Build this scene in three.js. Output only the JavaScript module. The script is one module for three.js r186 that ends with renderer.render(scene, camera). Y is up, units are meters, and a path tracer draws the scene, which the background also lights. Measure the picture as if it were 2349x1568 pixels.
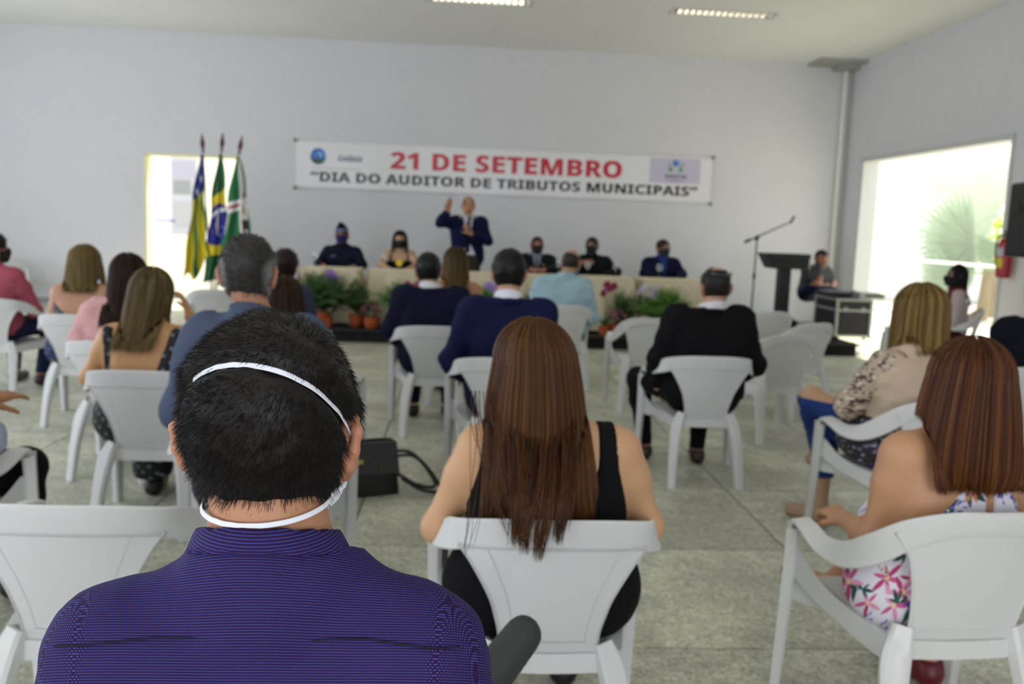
import * as THREE from 'three';
import { mergeGeometries, mergeVertices, toCreasedNormals } from 'three/addons/utils/BufferGeometryUtils.js';
import { RoundedBoxGeometry } from 'three/addons/geometries/RoundedBoxGeometry.js';
import { ImprovedNoise } from 'three/addons/math/ImprovedNoise.js';
import { RectAreaLightUniformsLib } from 'three/addons/lights/RectAreaLightUniformsLib.js';

// ---------- camera ----------
const scene = new THREE.Scene();
const camera = new THREE.PerspectiveCamera(41.672, 2349 / 1568, 0.05, 200);
camera.position.set(0, 1.47, 0);
camera.up.set(-0.029084, 0.991185, -0.129251);
camera.lookAt(0.064085, 1.47 - 0.127191, -0.989806);
camera.focus = 0.93;
camera.userData.fStop = 6.2;

// ---------- sky, sun, daylight, exposure ----------
scene.background = new THREE.Color(0.86, 0.94, 1.0);
scene.backgroundIntensity = 6;
const sun = new THREE.DirectionalLight(0xfff1d8, 26);
sun.position.set(9, 17, -22);
sun.target.position.set(0, 0, -15);
sun.castShadow = true;
sun.shadow.mapSize.set(2048, 2048);
Object.assign(sun.shadow.camera, { left: -20, right: 20, top: 20, bottom: -20, near: 1, far: 60 });
scene.add(sun, sun.target);
RectAreaLightUniformsLib.init();
const XL0 = -9.2;
function areaLight(color, intensity, w, h, from, to) {
  const l = new THREE.RectAreaLight(color, intensity, w, h);
  l.position.set(...from); l.lookAt(...to); scene.add(l); return l;
}
// daylight entering through the big windows of the hall (side wall and the wall behind the camera)
for (const z of [-9.5, -4.5, 0.5]) areaLight(0xdde3fa, z < -9 ? 29 : 19, 2.6, 2.2, [XL0 + 0.1, 1.9, z], [0, 4.0, z]);
for (const x of [-4.5, 1.5]) areaLight(0xeef0ff, 17, 3.2, 2.2, [x, 1.9, 4.9], [x, 2.9, 0]);
const LAMP_POWER = 34, LAMP_GLOW = 6, EXPOSURE = 0.34;

// ---------- helpers ----------
const rng = (seed) => () => { seed = (seed + 0x6d2b79f5) | 0; let t = Math.imul(seed ^ (seed >>> 15), 1 | seed); t = (t + Math.imul(t ^ (t >>> 7), 61 | t)) ^ t; return ((t ^ (t >>> 14)) >>> 0) / 4294967296; };
const V = (x, y, z) => new THREE.Vector3(x, y, z);
const lerp = THREE.MathUtils.lerp, clamp = THREE.MathUtils.clamp, smooth = THREE.MathUtils.smoothstep;
const R = (d) => d * Math.PI / 180;
const noise3 = (() => { const n = new ImprovedNoise(); return (x, y, z) => n.noise(x, y, z); })();
const names = {};
function numbered(name) { const k = names[name] = (names[name] ?? -1) + 1; return k ? name + '_' + String(k).padStart(3, '0') : name; }
function tag(o, label, category, group) { o.userData.label = label; o.userData.category = category; if (group) o.userData.group = group; return o; }
function thing(name, label, category, [x, y, z] = [0, 0, 0], turn = 0, group) {
  const o = new THREE.Group(); o.name = numbered(name); o.position.set(x, y, z); o.rotation.y = turn; scene.add(o);
  return tag(o, label, category, group);
}
function add(name, geo, mat, parent, pos, rot) {
  const m = new THREE.Mesh(Array.isArray(geo) ? merge(geo) : geo, mat);
  m.name = parent ? name : numbered(name); m.castShadow = m.receiveShadow = true;
  if (pos) m.position.set(...pos); if (rot) m.rotation.set(...rot);
  if (parent) { const same = parent.children.filter((c) => c.name.replace(/_\d{3}$/, '') === name).length; if (same) m.name = name + '_' + String(same).padStart(3, '0'); }
  (parent ?? scene).add(m); return m;
}
function struct(name, geo, mat, parent) { const m = add(name, geo, mat, parent); if (!parent) { m.name = name; m.userData.kind = 'structure'; } return m; }
function copy(root, [x, y, z], turn, label, group) {
  const c = root.clone(); c.name = numbered(root.name.replace(/_\d{3}$/, '')); c.position.set(x, y, z); c.rotation.y = turn; scene.add(c);
  c.userData = { ...root.userData, label }; if (group) c.userData.group = group; return c;
}
function merge(list) {
  const flat = list.map((g) => { const n = g.index ? g.toNonIndexed() : g; if (!n.attributes.uv) n.setAttribute('uv', new THREE.BufferAttribute(new Float32Array(n.attributes.position.count * 2), 2)); return n; });
  const col = flat.some((g) => g.attributes.color);
  for (const g of flat) {
    for (const k of Object.keys(g.attributes)) if (!['position', 'normal', 'uv', 'color'].includes(k)) g.deleteAttribute(k);
    if (col && !g.attributes.color) g.setAttribute('color', new THREE.BufferAttribute(new Float32Array(g.attributes.position.count * 3).fill(1), 3));
  }
  return mergeGeometries(flat);
}
const lin = (hex) => new THREE.Color(hex);
const mats = {};
function M(hex, rough = 0.7, extra) {
  const key = hex + '|' + rough; if (!extra && mats[key]) return mats[key];
  const m = new THREE.MeshPhysicalMaterial({ color: new THREE.Color(hex), roughness: rough, ...extra });
  if (!extra) mats[key] = m; return m;
}
const box = (w, h, d, x = 0, y = 0, z = 0, r = 0) => (r ? new RoundedBoxGeometry(w, h, d, 2, r) : new THREE.BoxGeometry(w, h, d)).translate(x, y, z);
function rod(a, b, r0, r1 = r0, seg = 10) {
  const A = V(...a), B = V(...b), d = B.clone().sub(A), g = new THREE.CylinderGeometry(r1, r0, d.length(), seg);
  g.applyQuaternion(new THREE.Quaternion().setFromUnitVectors(V(0, 1, 0), d.normalize())); return g.translate((A.x + B.x) / 2 || (a[0] + b[0]) / 2, (a[1] + b[1]) / 2, (a[2] + b[2]) / 2);
}
function tube(pts, r, seg = 24, rad = 8, closed = false) { return new THREE.TubeGeometry(new THREE.CatmullRomCurve3(pts.map((p) => V(...p)), closed), seg, r, rad, closed); }
const lathe = (pts, seg = 28) => new THREE.LatheGeometry(pts.map((p) => new THREE.Vector2(...p)), seg);
function canvasTex(w, h, draw, repeat) {
  const c = document.createElement('canvas'); c.width = w; c.height = h; draw(c.getContext('2d'), w, h);
  const t = new THREE.CanvasTexture(c); t.colorSpace = THREE.SRGBColorSpace; t.magFilter = THREE.LinearFilter;
  if (repeat) { t.wrapS = t.wrapT = THREE.RepeatWrapping; t.repeat.set(...repeat); } return t;
}
function dataTex(n, f, srgb, repeat) {
  const d = new Uint8Array(n * n * 4);
  for (let y = 0; y < n; y++) for (let x = 0; x < n; x++) { const c = f(x / n, y / n, x, y), i = (y * n + x) * 4; for (let k = 0; k < 3; k++) d[i + k] = clamp((Array.isArray(c) ? c[k] : c) * 255, 0, 255); d[i + 3] = 255; }
  const t = new THREE.DataTexture(d, n, n); t.magFilter = THREE.LinearFilter; t.wrapS = t.wrapT = THREE.RepeatWrapping; if (srgb) t.colorSpace = THREE.SRGBColorSpace; if (repeat) t.repeat.set(...repeat); t.needsUpdate = true; return t;
}
// tileable value noise
function tileNoise(seed, cells) {
  const r = rng(seed), g = Float32Array.from({ length: cells * cells }, r);
  return (u, v) => { const x = u * cells, y = v * cells, i = Math.floor(x), j = Math.floor(y), a = x - i, b = y - j, s = a * a * (3 - 2 * a), t = b * b * (3 - 2 * b), at = (p, q) => g[((q % cells + cells) % cells) * cells + ((p % cells + cells) % cells)];
    return lerp(lerp(at(i, j), at(i + 1, j), s), lerp(at(i, j + 1), at(i + 1, j + 1), s), t); };
}
// a thick sheet from a surface function P(u, v) -> Vector3
function sheet(P, nu, nv, t) {
  const pos = [], uv = [], idx = [], p = [], n = [], e = 1e-3;
  for (let j = 0; j <= nv; j++) for (let i = 0; i <= nu; i++) {
    const u = i / nu, v = j / nv, c = P(u, v), du = P(Math.min(1, u + e), v).sub(P(Math.max(0, u - e), v)), dv = P(u, Math.min(1, v + e)).sub(P(u, Math.max(0, v - e)));
    p.push(c); n.push(du.cross(dv).normalize());
  }
  const at = (i, j) => j * (nu + 1) + i;
  const side = (s) => { const o = pos.length / 3; p.forEach((c, k) => { const q = c.clone().addScaledVector(n[k], s * t / 2); pos.push(q.x, q.y, q.z); uv.push((k % (nu + 1)) / nu, Math.floor(k / (nu + 1)) / nv); }); return o; };
  const a = side(1), b = side(-1);
  for (let j = 0; j < nv; j++) for (let i = 0; i < nu; i++) { const q = [at(i, j), at(i + 1, j), at(i + 1, j + 1), at(i, j + 1)]; idx.push(a + q[0], a + q[1], a + q[2], a + q[0], a + q[2], a + q[3], b + q[0], b + q[2], b + q[1], b + q[0], b + q[3], b + q[2]); }
  const rim = []; for (let i = 0; i < nu; i++) rim.push(at(i, 0)); for (let j = 0; j < nv; j++) rim.push(at(nu, j)); for (let i = nu; i > 0; i--) rim.push(at(i, nv)); for (let j = nv; j > 0; j--) rim.push(at(0, j));
  for (let k = 0; k < rim.length; k++) { const q = rim[k], w = rim[(k + 1) % rim.length]; idx.push(a + q, b + w, a + w, a + q, b + q, b + w); }
  const g = new THREE.BufferGeometry(); g.setAttribute('position', new THREE.Float32BufferAttribute(pos, 3)); g.setAttribute('uv', new THREE.Float32BufferAttribute(uv, 2)); g.setIndex(idx);
  return toCreasedNormals(g, R(40));
}
// sweep a closed section [[w, n], ...] along points with given width directions
function sweep(pts, wdirs, scales, section, seg) {
  const C = new THREE.CatmullRomCurve3(pts.map((p) => V(...p)), false, 'centripetal'), Wd = new THREE.CatmullRomCurve3(wdirs.map((p) => V(...p))), Sc = scales && new THREE.CatmullRomCurve3(scales.map((s) => V(s[0], s[1], 0)));
  const pos = [], idx = [], k = section.length;
  for (let i = 0; i <= seg; i++) {
    const s = i / seg, c = C.getPoint(s), t = C.getTangent(s), w = Wd.getPoint(s); w.addScaledVector(t, -w.dot(t)).normalize(); const n = t.clone().cross(w), sc = Sc ? Sc.getPoint(s) : { x: 1, y: 1 };
    for (const [a, b] of section) { const q = c.clone().addScaledVector(w, a * sc.x).addScaledVector(n, b * sc.y); pos.push(q.x, q.y, q.z); }
  }
  for (let i = 0; i < seg; i++) for (let j = 0; j < k; j++) { const a = i * k + j, b = i * k + (j + 1) % k, c = a + k, d = b + k; idx.push(a, b, d, a, d, c); }
  for (let j = 1; j < k - 1; j++) { idx.push(0, j + 1, j); const o = seg * k; idx.push(o, o + j, o + j + 1); }
  const g = new THREE.BufferGeometry(); g.setAttribute('position', new THREE.Float32BufferAttribute(pos, 3)); g.setIndex(idx);
  return toCreasedNormals(g, R(38));
}
const mirrorX = (g) => { const m = g.clone().scale(-1, 1, 1); const flip = (a, n) => { const x = a.array; for (let i = 0; i < a.count; i += 3) for (let c = 0; c < n; c++) { const t = x[(i + 1) * n + c]; x[(i + 1) * n + c] = x[(i + 2) * n + c]; x[(i + 2) * n + c] = t; } }; const q = m.index ? m.toNonIndexed() : m; for (const k in q.attributes) flip(q.attributes[k], q.attributes[k].itemSize); return q; };

// ---------- the room ----------
const XR = 6.3, XL = -9.2, ZB = -14.6, ZF = 5.2, HC = 4.25;
const wallTex = dataTex(256, (() => { const a = tileNoise(5, 8), b = tileNoise(6, 40), c = tileNoise(7, 128); return (u, v) => { const k = 0.975 + 0.008 * a(u, v) + 0.01 * b(u, v) + 0.01 * c(u, v); return [k, k, k]; }; })(), true, [0.25, 0.25]);
const wallMat = new THREE.MeshStandardMaterial({ color: new THREE.Color().setRGB(0.705, 0.705, 0.70), roughness: 0.85, map: wallTex });
const ceilMat = new THREE.MeshStandardMaterial({ color: new THREE.Color().setRGB(0.90, 0.90, 0.85), roughness: 0.9, map: wallTex });
const whitePaint = M('#e9e9e2', 0.6);
function wallWithHoles(w, h, t, holes) {           // in the x-y plane, extruded backwards
  const s = new THREE.Shape([[0, 0], [w, 0], [w, h], [0, h]].map((p) => new THREE.Vector2(...p)));
  for (const [x0, y0, x1, y1] of holes) s.holes.push(new THREE.Path([[x0, y0], [x0, y1], [x1, y1], [x1, y0]].map((p) => new THREE.Vector2(...p))));
  return new THREE.ExtrudeGeometry(s, { depth: t, bevelEnabled: false });
}
{
  // back wall with its doorway, side walls with their openings, wall behind the camera
  struct('wall_back', wallWithHoles(XR - XL, HC, 0.2, [[-4.89 - XL, 0.005, -3.47 - XL, 2.38]]).translate(XL, 0, ZB - 0.2), wallMat);
  struct('wall_right', wallWithHoles(ZF - ZB, HC, 0.22, [[ZF + 10.1, 0.005, ZF + 13.92, 2.68]]).translate(-ZF, 0, 0).rotateY(Math.PI / 2).translate(XR, 0, 0), wallMat);
  const leftHoles = [-9.5, -4.5, 0.5].map((z) => [z - 1.3 - ZB, 0.8, z + 1.3 - ZB, 3.0]);
  struct('wall_left', wallWithHoles(ZF - ZB, HC, 0.2, leftHoles.map(([a, b, c, d]) => [ZF - ZB - c, b, ZF - ZB - a, d])).translate(-ZF, 0, 0).rotateY(Math.PI / 2).translate(XL - 0.2, 0, 0), wallMat);
  struct('wall_rear', wallWithHoles(XR - XL, HC, 0.2, [-4.5, 1.5].map((x) => [x - 1.6 - XL, 0.8, x + 1.6 - XL, 3.0])).translate(XL, 0, ZF), wallMat);
  const fixtures = []; for (const x of [-6, -2.9, 0.18, 3.28]) for (const z of [-11.65, -8, -4.4, -0.8, 2.8]) fixtures.push([x, z]);
  const cw = new THREE.Shape([[XL - 0.2, ZB - 0.2], [XR + 0.22, ZB - 0.2], [XR + 0.22, ZF + 0.2], [XL - 0.2, ZF + 0.2]].map(([x, z]) => new THREE.Vector2(x, -z)));
  for (const [x, z] of fixtures) cw.holes.push(new THREE.Path([[x - 0.65, z - 0.12], [x - 0.65, z + 0.12], [x + 0.65, z + 0.12], [x + 0.65, z - 0.12]].map(([a, b]) => new THREE.Vector2(a, -b))));
  struct('ceiling', new THREE.ExtrudeGeometry(cw, { depth: 0.2, bevelEnabled: false }).rotateX(-Math.PI / 2).translate(0, HC, 0), ceilMat);
  // recessed louvred fluorescent fittings
  const metal = M('#d8d8d2', 0.35, { metalness: 0.6 }), glow = new THREE.MeshStandardMaterial({ color: 0xffffff, emissive: new THREE.Color(1, 0.98, 0.88), emissiveIntensity: LAMP_GLOW }), frameM = M('#c9c9c2', 0.5);
  const first = thing('ceiling_light', 'louvred fluorescent ceiling light nearer to the corner column, its lit cells fully in view', 'ceiling light');
  add('housing', [box(1.3, 0.01, 0.24, 0, 0.13, 0), box(0.01, 0.14, 0.24, -0.645, 0.07, 0), box(0.01, 0.14, 0.24, 0.645, 0.07, 0), box(1.3, 0.14, 0.01, 0, 0.07, -0.117), box(1.3, 0.14, 0.01, 0, 0.07, 0.117)], metal, first);
  add('frame', [box(1.36, 0.012, 0.03, 0, -0.004, 0.132), box(1.36, 0.012, 0.03, 0, -0.004, -0.132), box(0.03, 0.012, 0.24, 0.665, -0.004, 0), box(0.03, 0.012, 0.24, -0.665, -0.004, 0)], frameM, first);
  const bladeM = M('#77776f', 0.6); for (let k = 0; k < 15; k++) add('louvre_blade', box(0.03, 0.05, 0.225, -0.58 + k * 0.083, 0.026, 0), bladeM, first);
  for (const z of [-0.055, 0.055]) add('fluorescent_tube', rod([-0.6, 0.09, z], [0.6, 0.09, z], 0.016, 0.016, 12), glow, first);
  first.position.set(3.28, HC, -11.65);
  areaLight(0xfff3dc, LAMP_POWER, 1.18, 0.2, [3.28, HC + 0.068, -11.65], [3.28, 0, -11.649]);
  for (const [x, z] of fixtures) {
    if (x === 3.28 && z === -11.65) continue;
    const shown = x === 0.18 && z === -11.65;
    copy(first, [x, HC, z], 0, shown ? 'louvred fluorescent ceiling light cut by the top edge of the picture' : 'louvred fluorescent ceiling light farther back in the hall', shown ? undefined : 'ceiling lights out of the frame');
    areaLight(0xfff3dc, LAMP_POWER, 1.18, 0.2, [x, HC + 0.068, z], [x, 0, z + 0.001]);
  }
  // floor: cast terrazzo panels on a dark bed
  const sp = tileNoise(11, 256), s2 = tileNoise(12, 170), bl = tileNoise(13, 7), b2 = tileNoise(14, 23), b3 = tileNoise(19, 60);
  const floorTex = dataTex(1024, (u, v) => { const g = sp(u, v), q = s2(u, v), st = smooth(bl(u, v) * 0.55 + b2(u, v) * 0.3 + b3(u, v) * 0.15, 0.25, 0.75); let k = 0.74 + 0.12 * st; k += (g > 0.74 ? 0.09 : g < 0.26 ? -0.11 : 0) + (q > 0.8 ? 0.05 : q < 0.14 ? -0.09 : 0) + 0.05 * (b3(u, v) - 0.5); return [k * 0.995, k * 1.0, k * 0.9]; }, true, [1 / 2.4, 1 / 2.4]);
  const floorRough = dataTex(256, (() => { const a = tileNoise(15, 9), b = tileNoise(16, 40); return (u, v) => 0.30 + 0.22 * a(u, v) + 0.1 * b(u, v); })(), false, [1 / 2.4, 1 / 2.4]);
  const floorMat = new THREE.MeshStandardMaterial({ color: new THREE.Color().setRGB(0.92, 0.92, 0.9), roughness: 1, map: floorTex, roughnessMap: floorRough });
  const floor = struct('floor', box(XR - XL + 0.4, 0.15, ZF - ZB + 0.4, (XR + XL) / 2, -0.081, (ZF + ZB) / 2), M('#45443e', 0.9));
  for (let i = -9; i < 7; i++) for (let j = 0; j < 20; j++) {
    const x0 = Math.max(XL, -0.46 + i * 1.03), x1 = Math.min(XR, -0.46 + (i + 1) * 1.03), z1 = Math.min(ZF, 5 - j), z0 = Math.max(ZB, 4 - j);
    if (x1 - x0 < 0.05 || z1 - z0 < 0.05) continue;
    const g = box(x1 - x0 - 0.01, 0.03, z1 - z0 - 0.01), p = g.attributes.position, uv = g.attributes.uv, r = rng(i * 97 + j * 13 + 999), ou = r() * 7, ov = r() * 7;
    for (let k = 0; k < p.count; k++) uv.setXY(k, p.getX(k) + ou, p.getZ(k) + ov);
    add('terrazzo_panel', g, floorMat, floor, [(x0 + x1) / 2, -0.015, (z0 + z1) / 2]);
  }
  // skirting, corner column, boxed corner under the ceiling, pipe
  const skirt = M('#9a9a9a', 0.6);
  struct('baseboard_back', [box(-4.93 - XL, 0.09, 0.015, (XL - 4.93) / 2, 0.045, ZB + 0.0075), box(XR + 3.43, 0.09, 0.015, (XR - 3.43) / 2, 0.045, ZB + 0.0075)], skirt);
  struct('baseboard_right', [box(0.015, 0.09, 10.1 + ZF, XR - 0.0075, 0.045, (ZF - 10.1) / 2), box(0.015, 0.09, 0.66, XR - 0.0075, 0.045, -14.26)], skirt);
  struct('trim_1', [box(0.75, 0.05, 0.55, XR - 0.375, HC - 0.026, ZB + 0.275), box(0.35, 0.06, 0.3, XR - 0.175, HC - 0.08, ZB + 0.15)], M('#a8a8a0', 0.8));
  const pipe = add('wall_pipe', rod([6.17, 0, ZB + 0.06], [6.17, HC - 0.05, ZB + 0.06], 0.045, 0.045, 16), M('#e2e2dc', 0.5)); tag(pipe, 'slim grey vertical pipe in the corner beside the bright opening', 'pipe');
  // trims of the wide opening in the side wall
  struct('trim_2', [box(0.26, 2.68, 0.05, XR + 0.11, 1.34, -13.9), box(0.24, 0.07, 3.95, XR + 0.08, 2.70, -12.02), box(0.24, 2.7, 0.05, XR + 0.1, 1.35, -10.08)], M('#c6c8c4', 0.6));
  struct('trim_3', [box(0.05, 2.38, 0.22, -4.9, 1.19, ZB - 0.1), box(1.46, 0.04, 0.22, -4.18, 2.385, ZB - 0.1), box(0.05, 2.38, 0.22, -3.46, 1.19, ZB - 0.1)], M('#e8e2b8', 0.6));
}
// ---------- outside ----------
{
  struct('ground', [box(60, 0.1, 40, 0, -0.2, -34.85), box(40, 0.1, 60, 26.6, -0.2, 0)], M('#d8d4c8', 0.9));
  // sunlit yard wall seen through the doorway, with a notice board and an orange poster on it
  struct('exterior_wall', box(9, 4.2, 0.2, -5.5, 1.9, -18.4), M('#fdfae8', 0.9));
  const nb = thing('notice_board', 'white notice sheet with grey print on the sunlit wall beyond the doorway', 'notice board', [-5.4, 1.82, -18.28]);
  add('board', box(0.5, 1.5, 0.03), M('#b4b6c4', 0.8), nb);
  add('sheet', box(0.34, 0.28, 0.006, -0.03, 0.18, 0.019), M('#8a9096', 0.8), nb); add('sheet', box(0.42, 0.32, 0.006, 0, 0.52, 0.019), M('#a6a6ba', 0.8), nb); add('sheet', box(0.4, 0.5, 0.006, 0, -0.35, 0.019), M('#a9abb4', 0.8), nb);
  const op = thing('poster', 'orange poster with a white round mark hung beyond the doorway between two flags', 'poster', [-4.12, 1.66, -18.27]);
  add('print', box(0.34, 1.15, 0.02), M('#d9772a', 0.8), op); add('emblem', rod([-0.06, 0.54, 0.008], [-0.06, 0.54, 0.02], 0.12, 0.12, 24), M('#cfcfdf', 0.7), op);
  const hb = thing('handrail', 'thin blue horizontal bar across the bright doorway', 'rail', [-4.72, 0, ZB - 0.5]);
  add('bar', rod([-0.28, 1.36, 0], [0.12, 1.36, 0], 0.018), M('#6070c8', 0.4), hb); add('post', rod([-0.28, -0.15, 0], [-0.28, 1.4, 0], 0.02), M('#e8e8d0', 0.5), hb);
  // porch outside the wide opening
  struct('porch_floor', box(3.2, 0.1, 14, XR + 1.82, -0.07, -15.5), M('#d8d6cc', 0.7));
  struct('porch_beam', box(0.25, 0.6, 14, 9.3, 3.25, -16), M('#f2f2ec', 0.7));
  struct('porch_pillar', box(0.3, 3.2, 0.3, 9.3, 1.5, -21), M('#f4f4ee', 0.7));
  struct('porch_wall', box(0.62, 3.1, 0.2, 6.83, 1.5, -15.0), M('#e6ebe2', 0.8));
  const rail = thing('porch_rail', 'thin white rail crossing the bright opening behind the seated woman', 'rail', [9.2, 0, -15.6]);
  add('top_bar', box(0.05, 0.05, 8.0, 0, 1.1, 0), M('#fbfbf6', 0.5), rail); for (const z of [-3.9, 3.9]) add('post', box(0.04, 1.1, 0.04, 0, 0.53, z), M('#fbfbf6', 0.5), rail);
  // fan palms in the garden
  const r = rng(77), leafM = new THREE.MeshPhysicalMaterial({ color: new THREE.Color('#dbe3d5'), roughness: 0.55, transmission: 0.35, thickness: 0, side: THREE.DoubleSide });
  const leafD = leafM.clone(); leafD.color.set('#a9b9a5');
  function fan(len, n, seed) {
    const q = rng(seed), pos = [], idx = [];
    for (let i = 0; i < n; i++) {
      const a = lerp(-1.5, 1.5, i / (n - 1)), L = len * (0.82 + 0.18 * Math.cos(a * 0.7)) * (0.95 + 0.1 * q()), w = len * 0.055, droop = 0.1 + 0.12 * q();
      const d = V(Math.sin(a), Math.cos(a), 0), s = V(Math.cos(a), -Math.sin(a), 0), o = pos.length / 3;
      [[0.02, 0.15], [0.45, 1], [0.75, 0.75], [1, 0.05]].forEach(([t, k]) => { const c = d.clone().multiplyScalar(L * t), z = -droop * t * t * len; for (const [e, f] of [[-1, 0.012], [0, -0.02], [1, 0.012]]) pos.push(c.x + s.x * e * w * k, c.y + s.y * e * w * k, z + f * len * k); });
      for (let k = 0; k < 3; k++) for (let e = 0; e < 2; e++) { const b = o + k * 3 + e; idx.push(b, b + 1, b + 4, b, b + 4, b + 3); }
    }
    const g = new THREE.BufferGeometry(); g.setAttribute('position', new THREE.Float32BufferAttribute(pos, 3)); g.setIndex(idx); g.computeVertexNormals(); return g;
  }
  struct('garden_wall', box(16, 3.4, 0.2, 13, 1.5, -25), M('#f4f4ee', 0.9));
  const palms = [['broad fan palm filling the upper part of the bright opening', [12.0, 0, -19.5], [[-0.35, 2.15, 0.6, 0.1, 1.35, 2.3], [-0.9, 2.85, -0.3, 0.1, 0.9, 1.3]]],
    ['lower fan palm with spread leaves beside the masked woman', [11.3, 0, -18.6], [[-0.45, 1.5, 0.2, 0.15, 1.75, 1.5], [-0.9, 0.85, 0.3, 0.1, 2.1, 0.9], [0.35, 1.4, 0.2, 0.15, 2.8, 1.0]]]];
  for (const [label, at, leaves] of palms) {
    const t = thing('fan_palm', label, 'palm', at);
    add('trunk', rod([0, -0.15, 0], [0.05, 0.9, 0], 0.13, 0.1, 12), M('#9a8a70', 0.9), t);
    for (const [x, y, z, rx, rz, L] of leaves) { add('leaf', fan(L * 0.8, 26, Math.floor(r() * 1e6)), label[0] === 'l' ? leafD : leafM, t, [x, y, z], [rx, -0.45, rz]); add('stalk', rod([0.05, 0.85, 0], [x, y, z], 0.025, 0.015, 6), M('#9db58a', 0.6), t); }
  }
  const sh = thing('garden_shrub', 'yellow green leafy shrub in the sunlit opening just above the extinguisher', 'shrub', [10.6, 0, -16.4]);
  const lv = []; for (let k = 0; k < 260; k++) { const a = r() * 6.28, e = r() * 0.5, y = 1.2 + r() * 0.9; const g = new THREE.ConeGeometry(0.05, 0.16, 4).scale(1, 1, 0.25).rotateZ(r() * 3).rotateY(r() * 6).translate(Math.cos(a) * e, y, Math.sin(a) * e); lv.push(g); }
  add('foliage', lv, M('#b9cf5a', 0.6), sh); add('stem', [rod([0, -0.15, 0], [0.05, 1.5, 0], 0.03), rod([0, 0.5, 0], [-0.2, 1.7, 0.1], 0.02)], M('#86775a', 0.9), sh);
}

// ---------- white plastic armchairs ----------
const plastic = new THREE.MeshPhysicalMaterial({ color: new THREE.Color().setRGB(0.68, 0.69, 0.68), roughness: 0.38, bumpMap: dataTex(128, (() => { const a = tileNoise(31, 64); return (u, v) => a(u, v); })(), false, [6, 6]), bumpScale: 0.0004 });
const plasticB = new THREE.MeshPhysicalMaterial({ color: new THREE.Color().setRGB(0.69, 0.69, 0.655), roughness: 0.36 });
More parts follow.
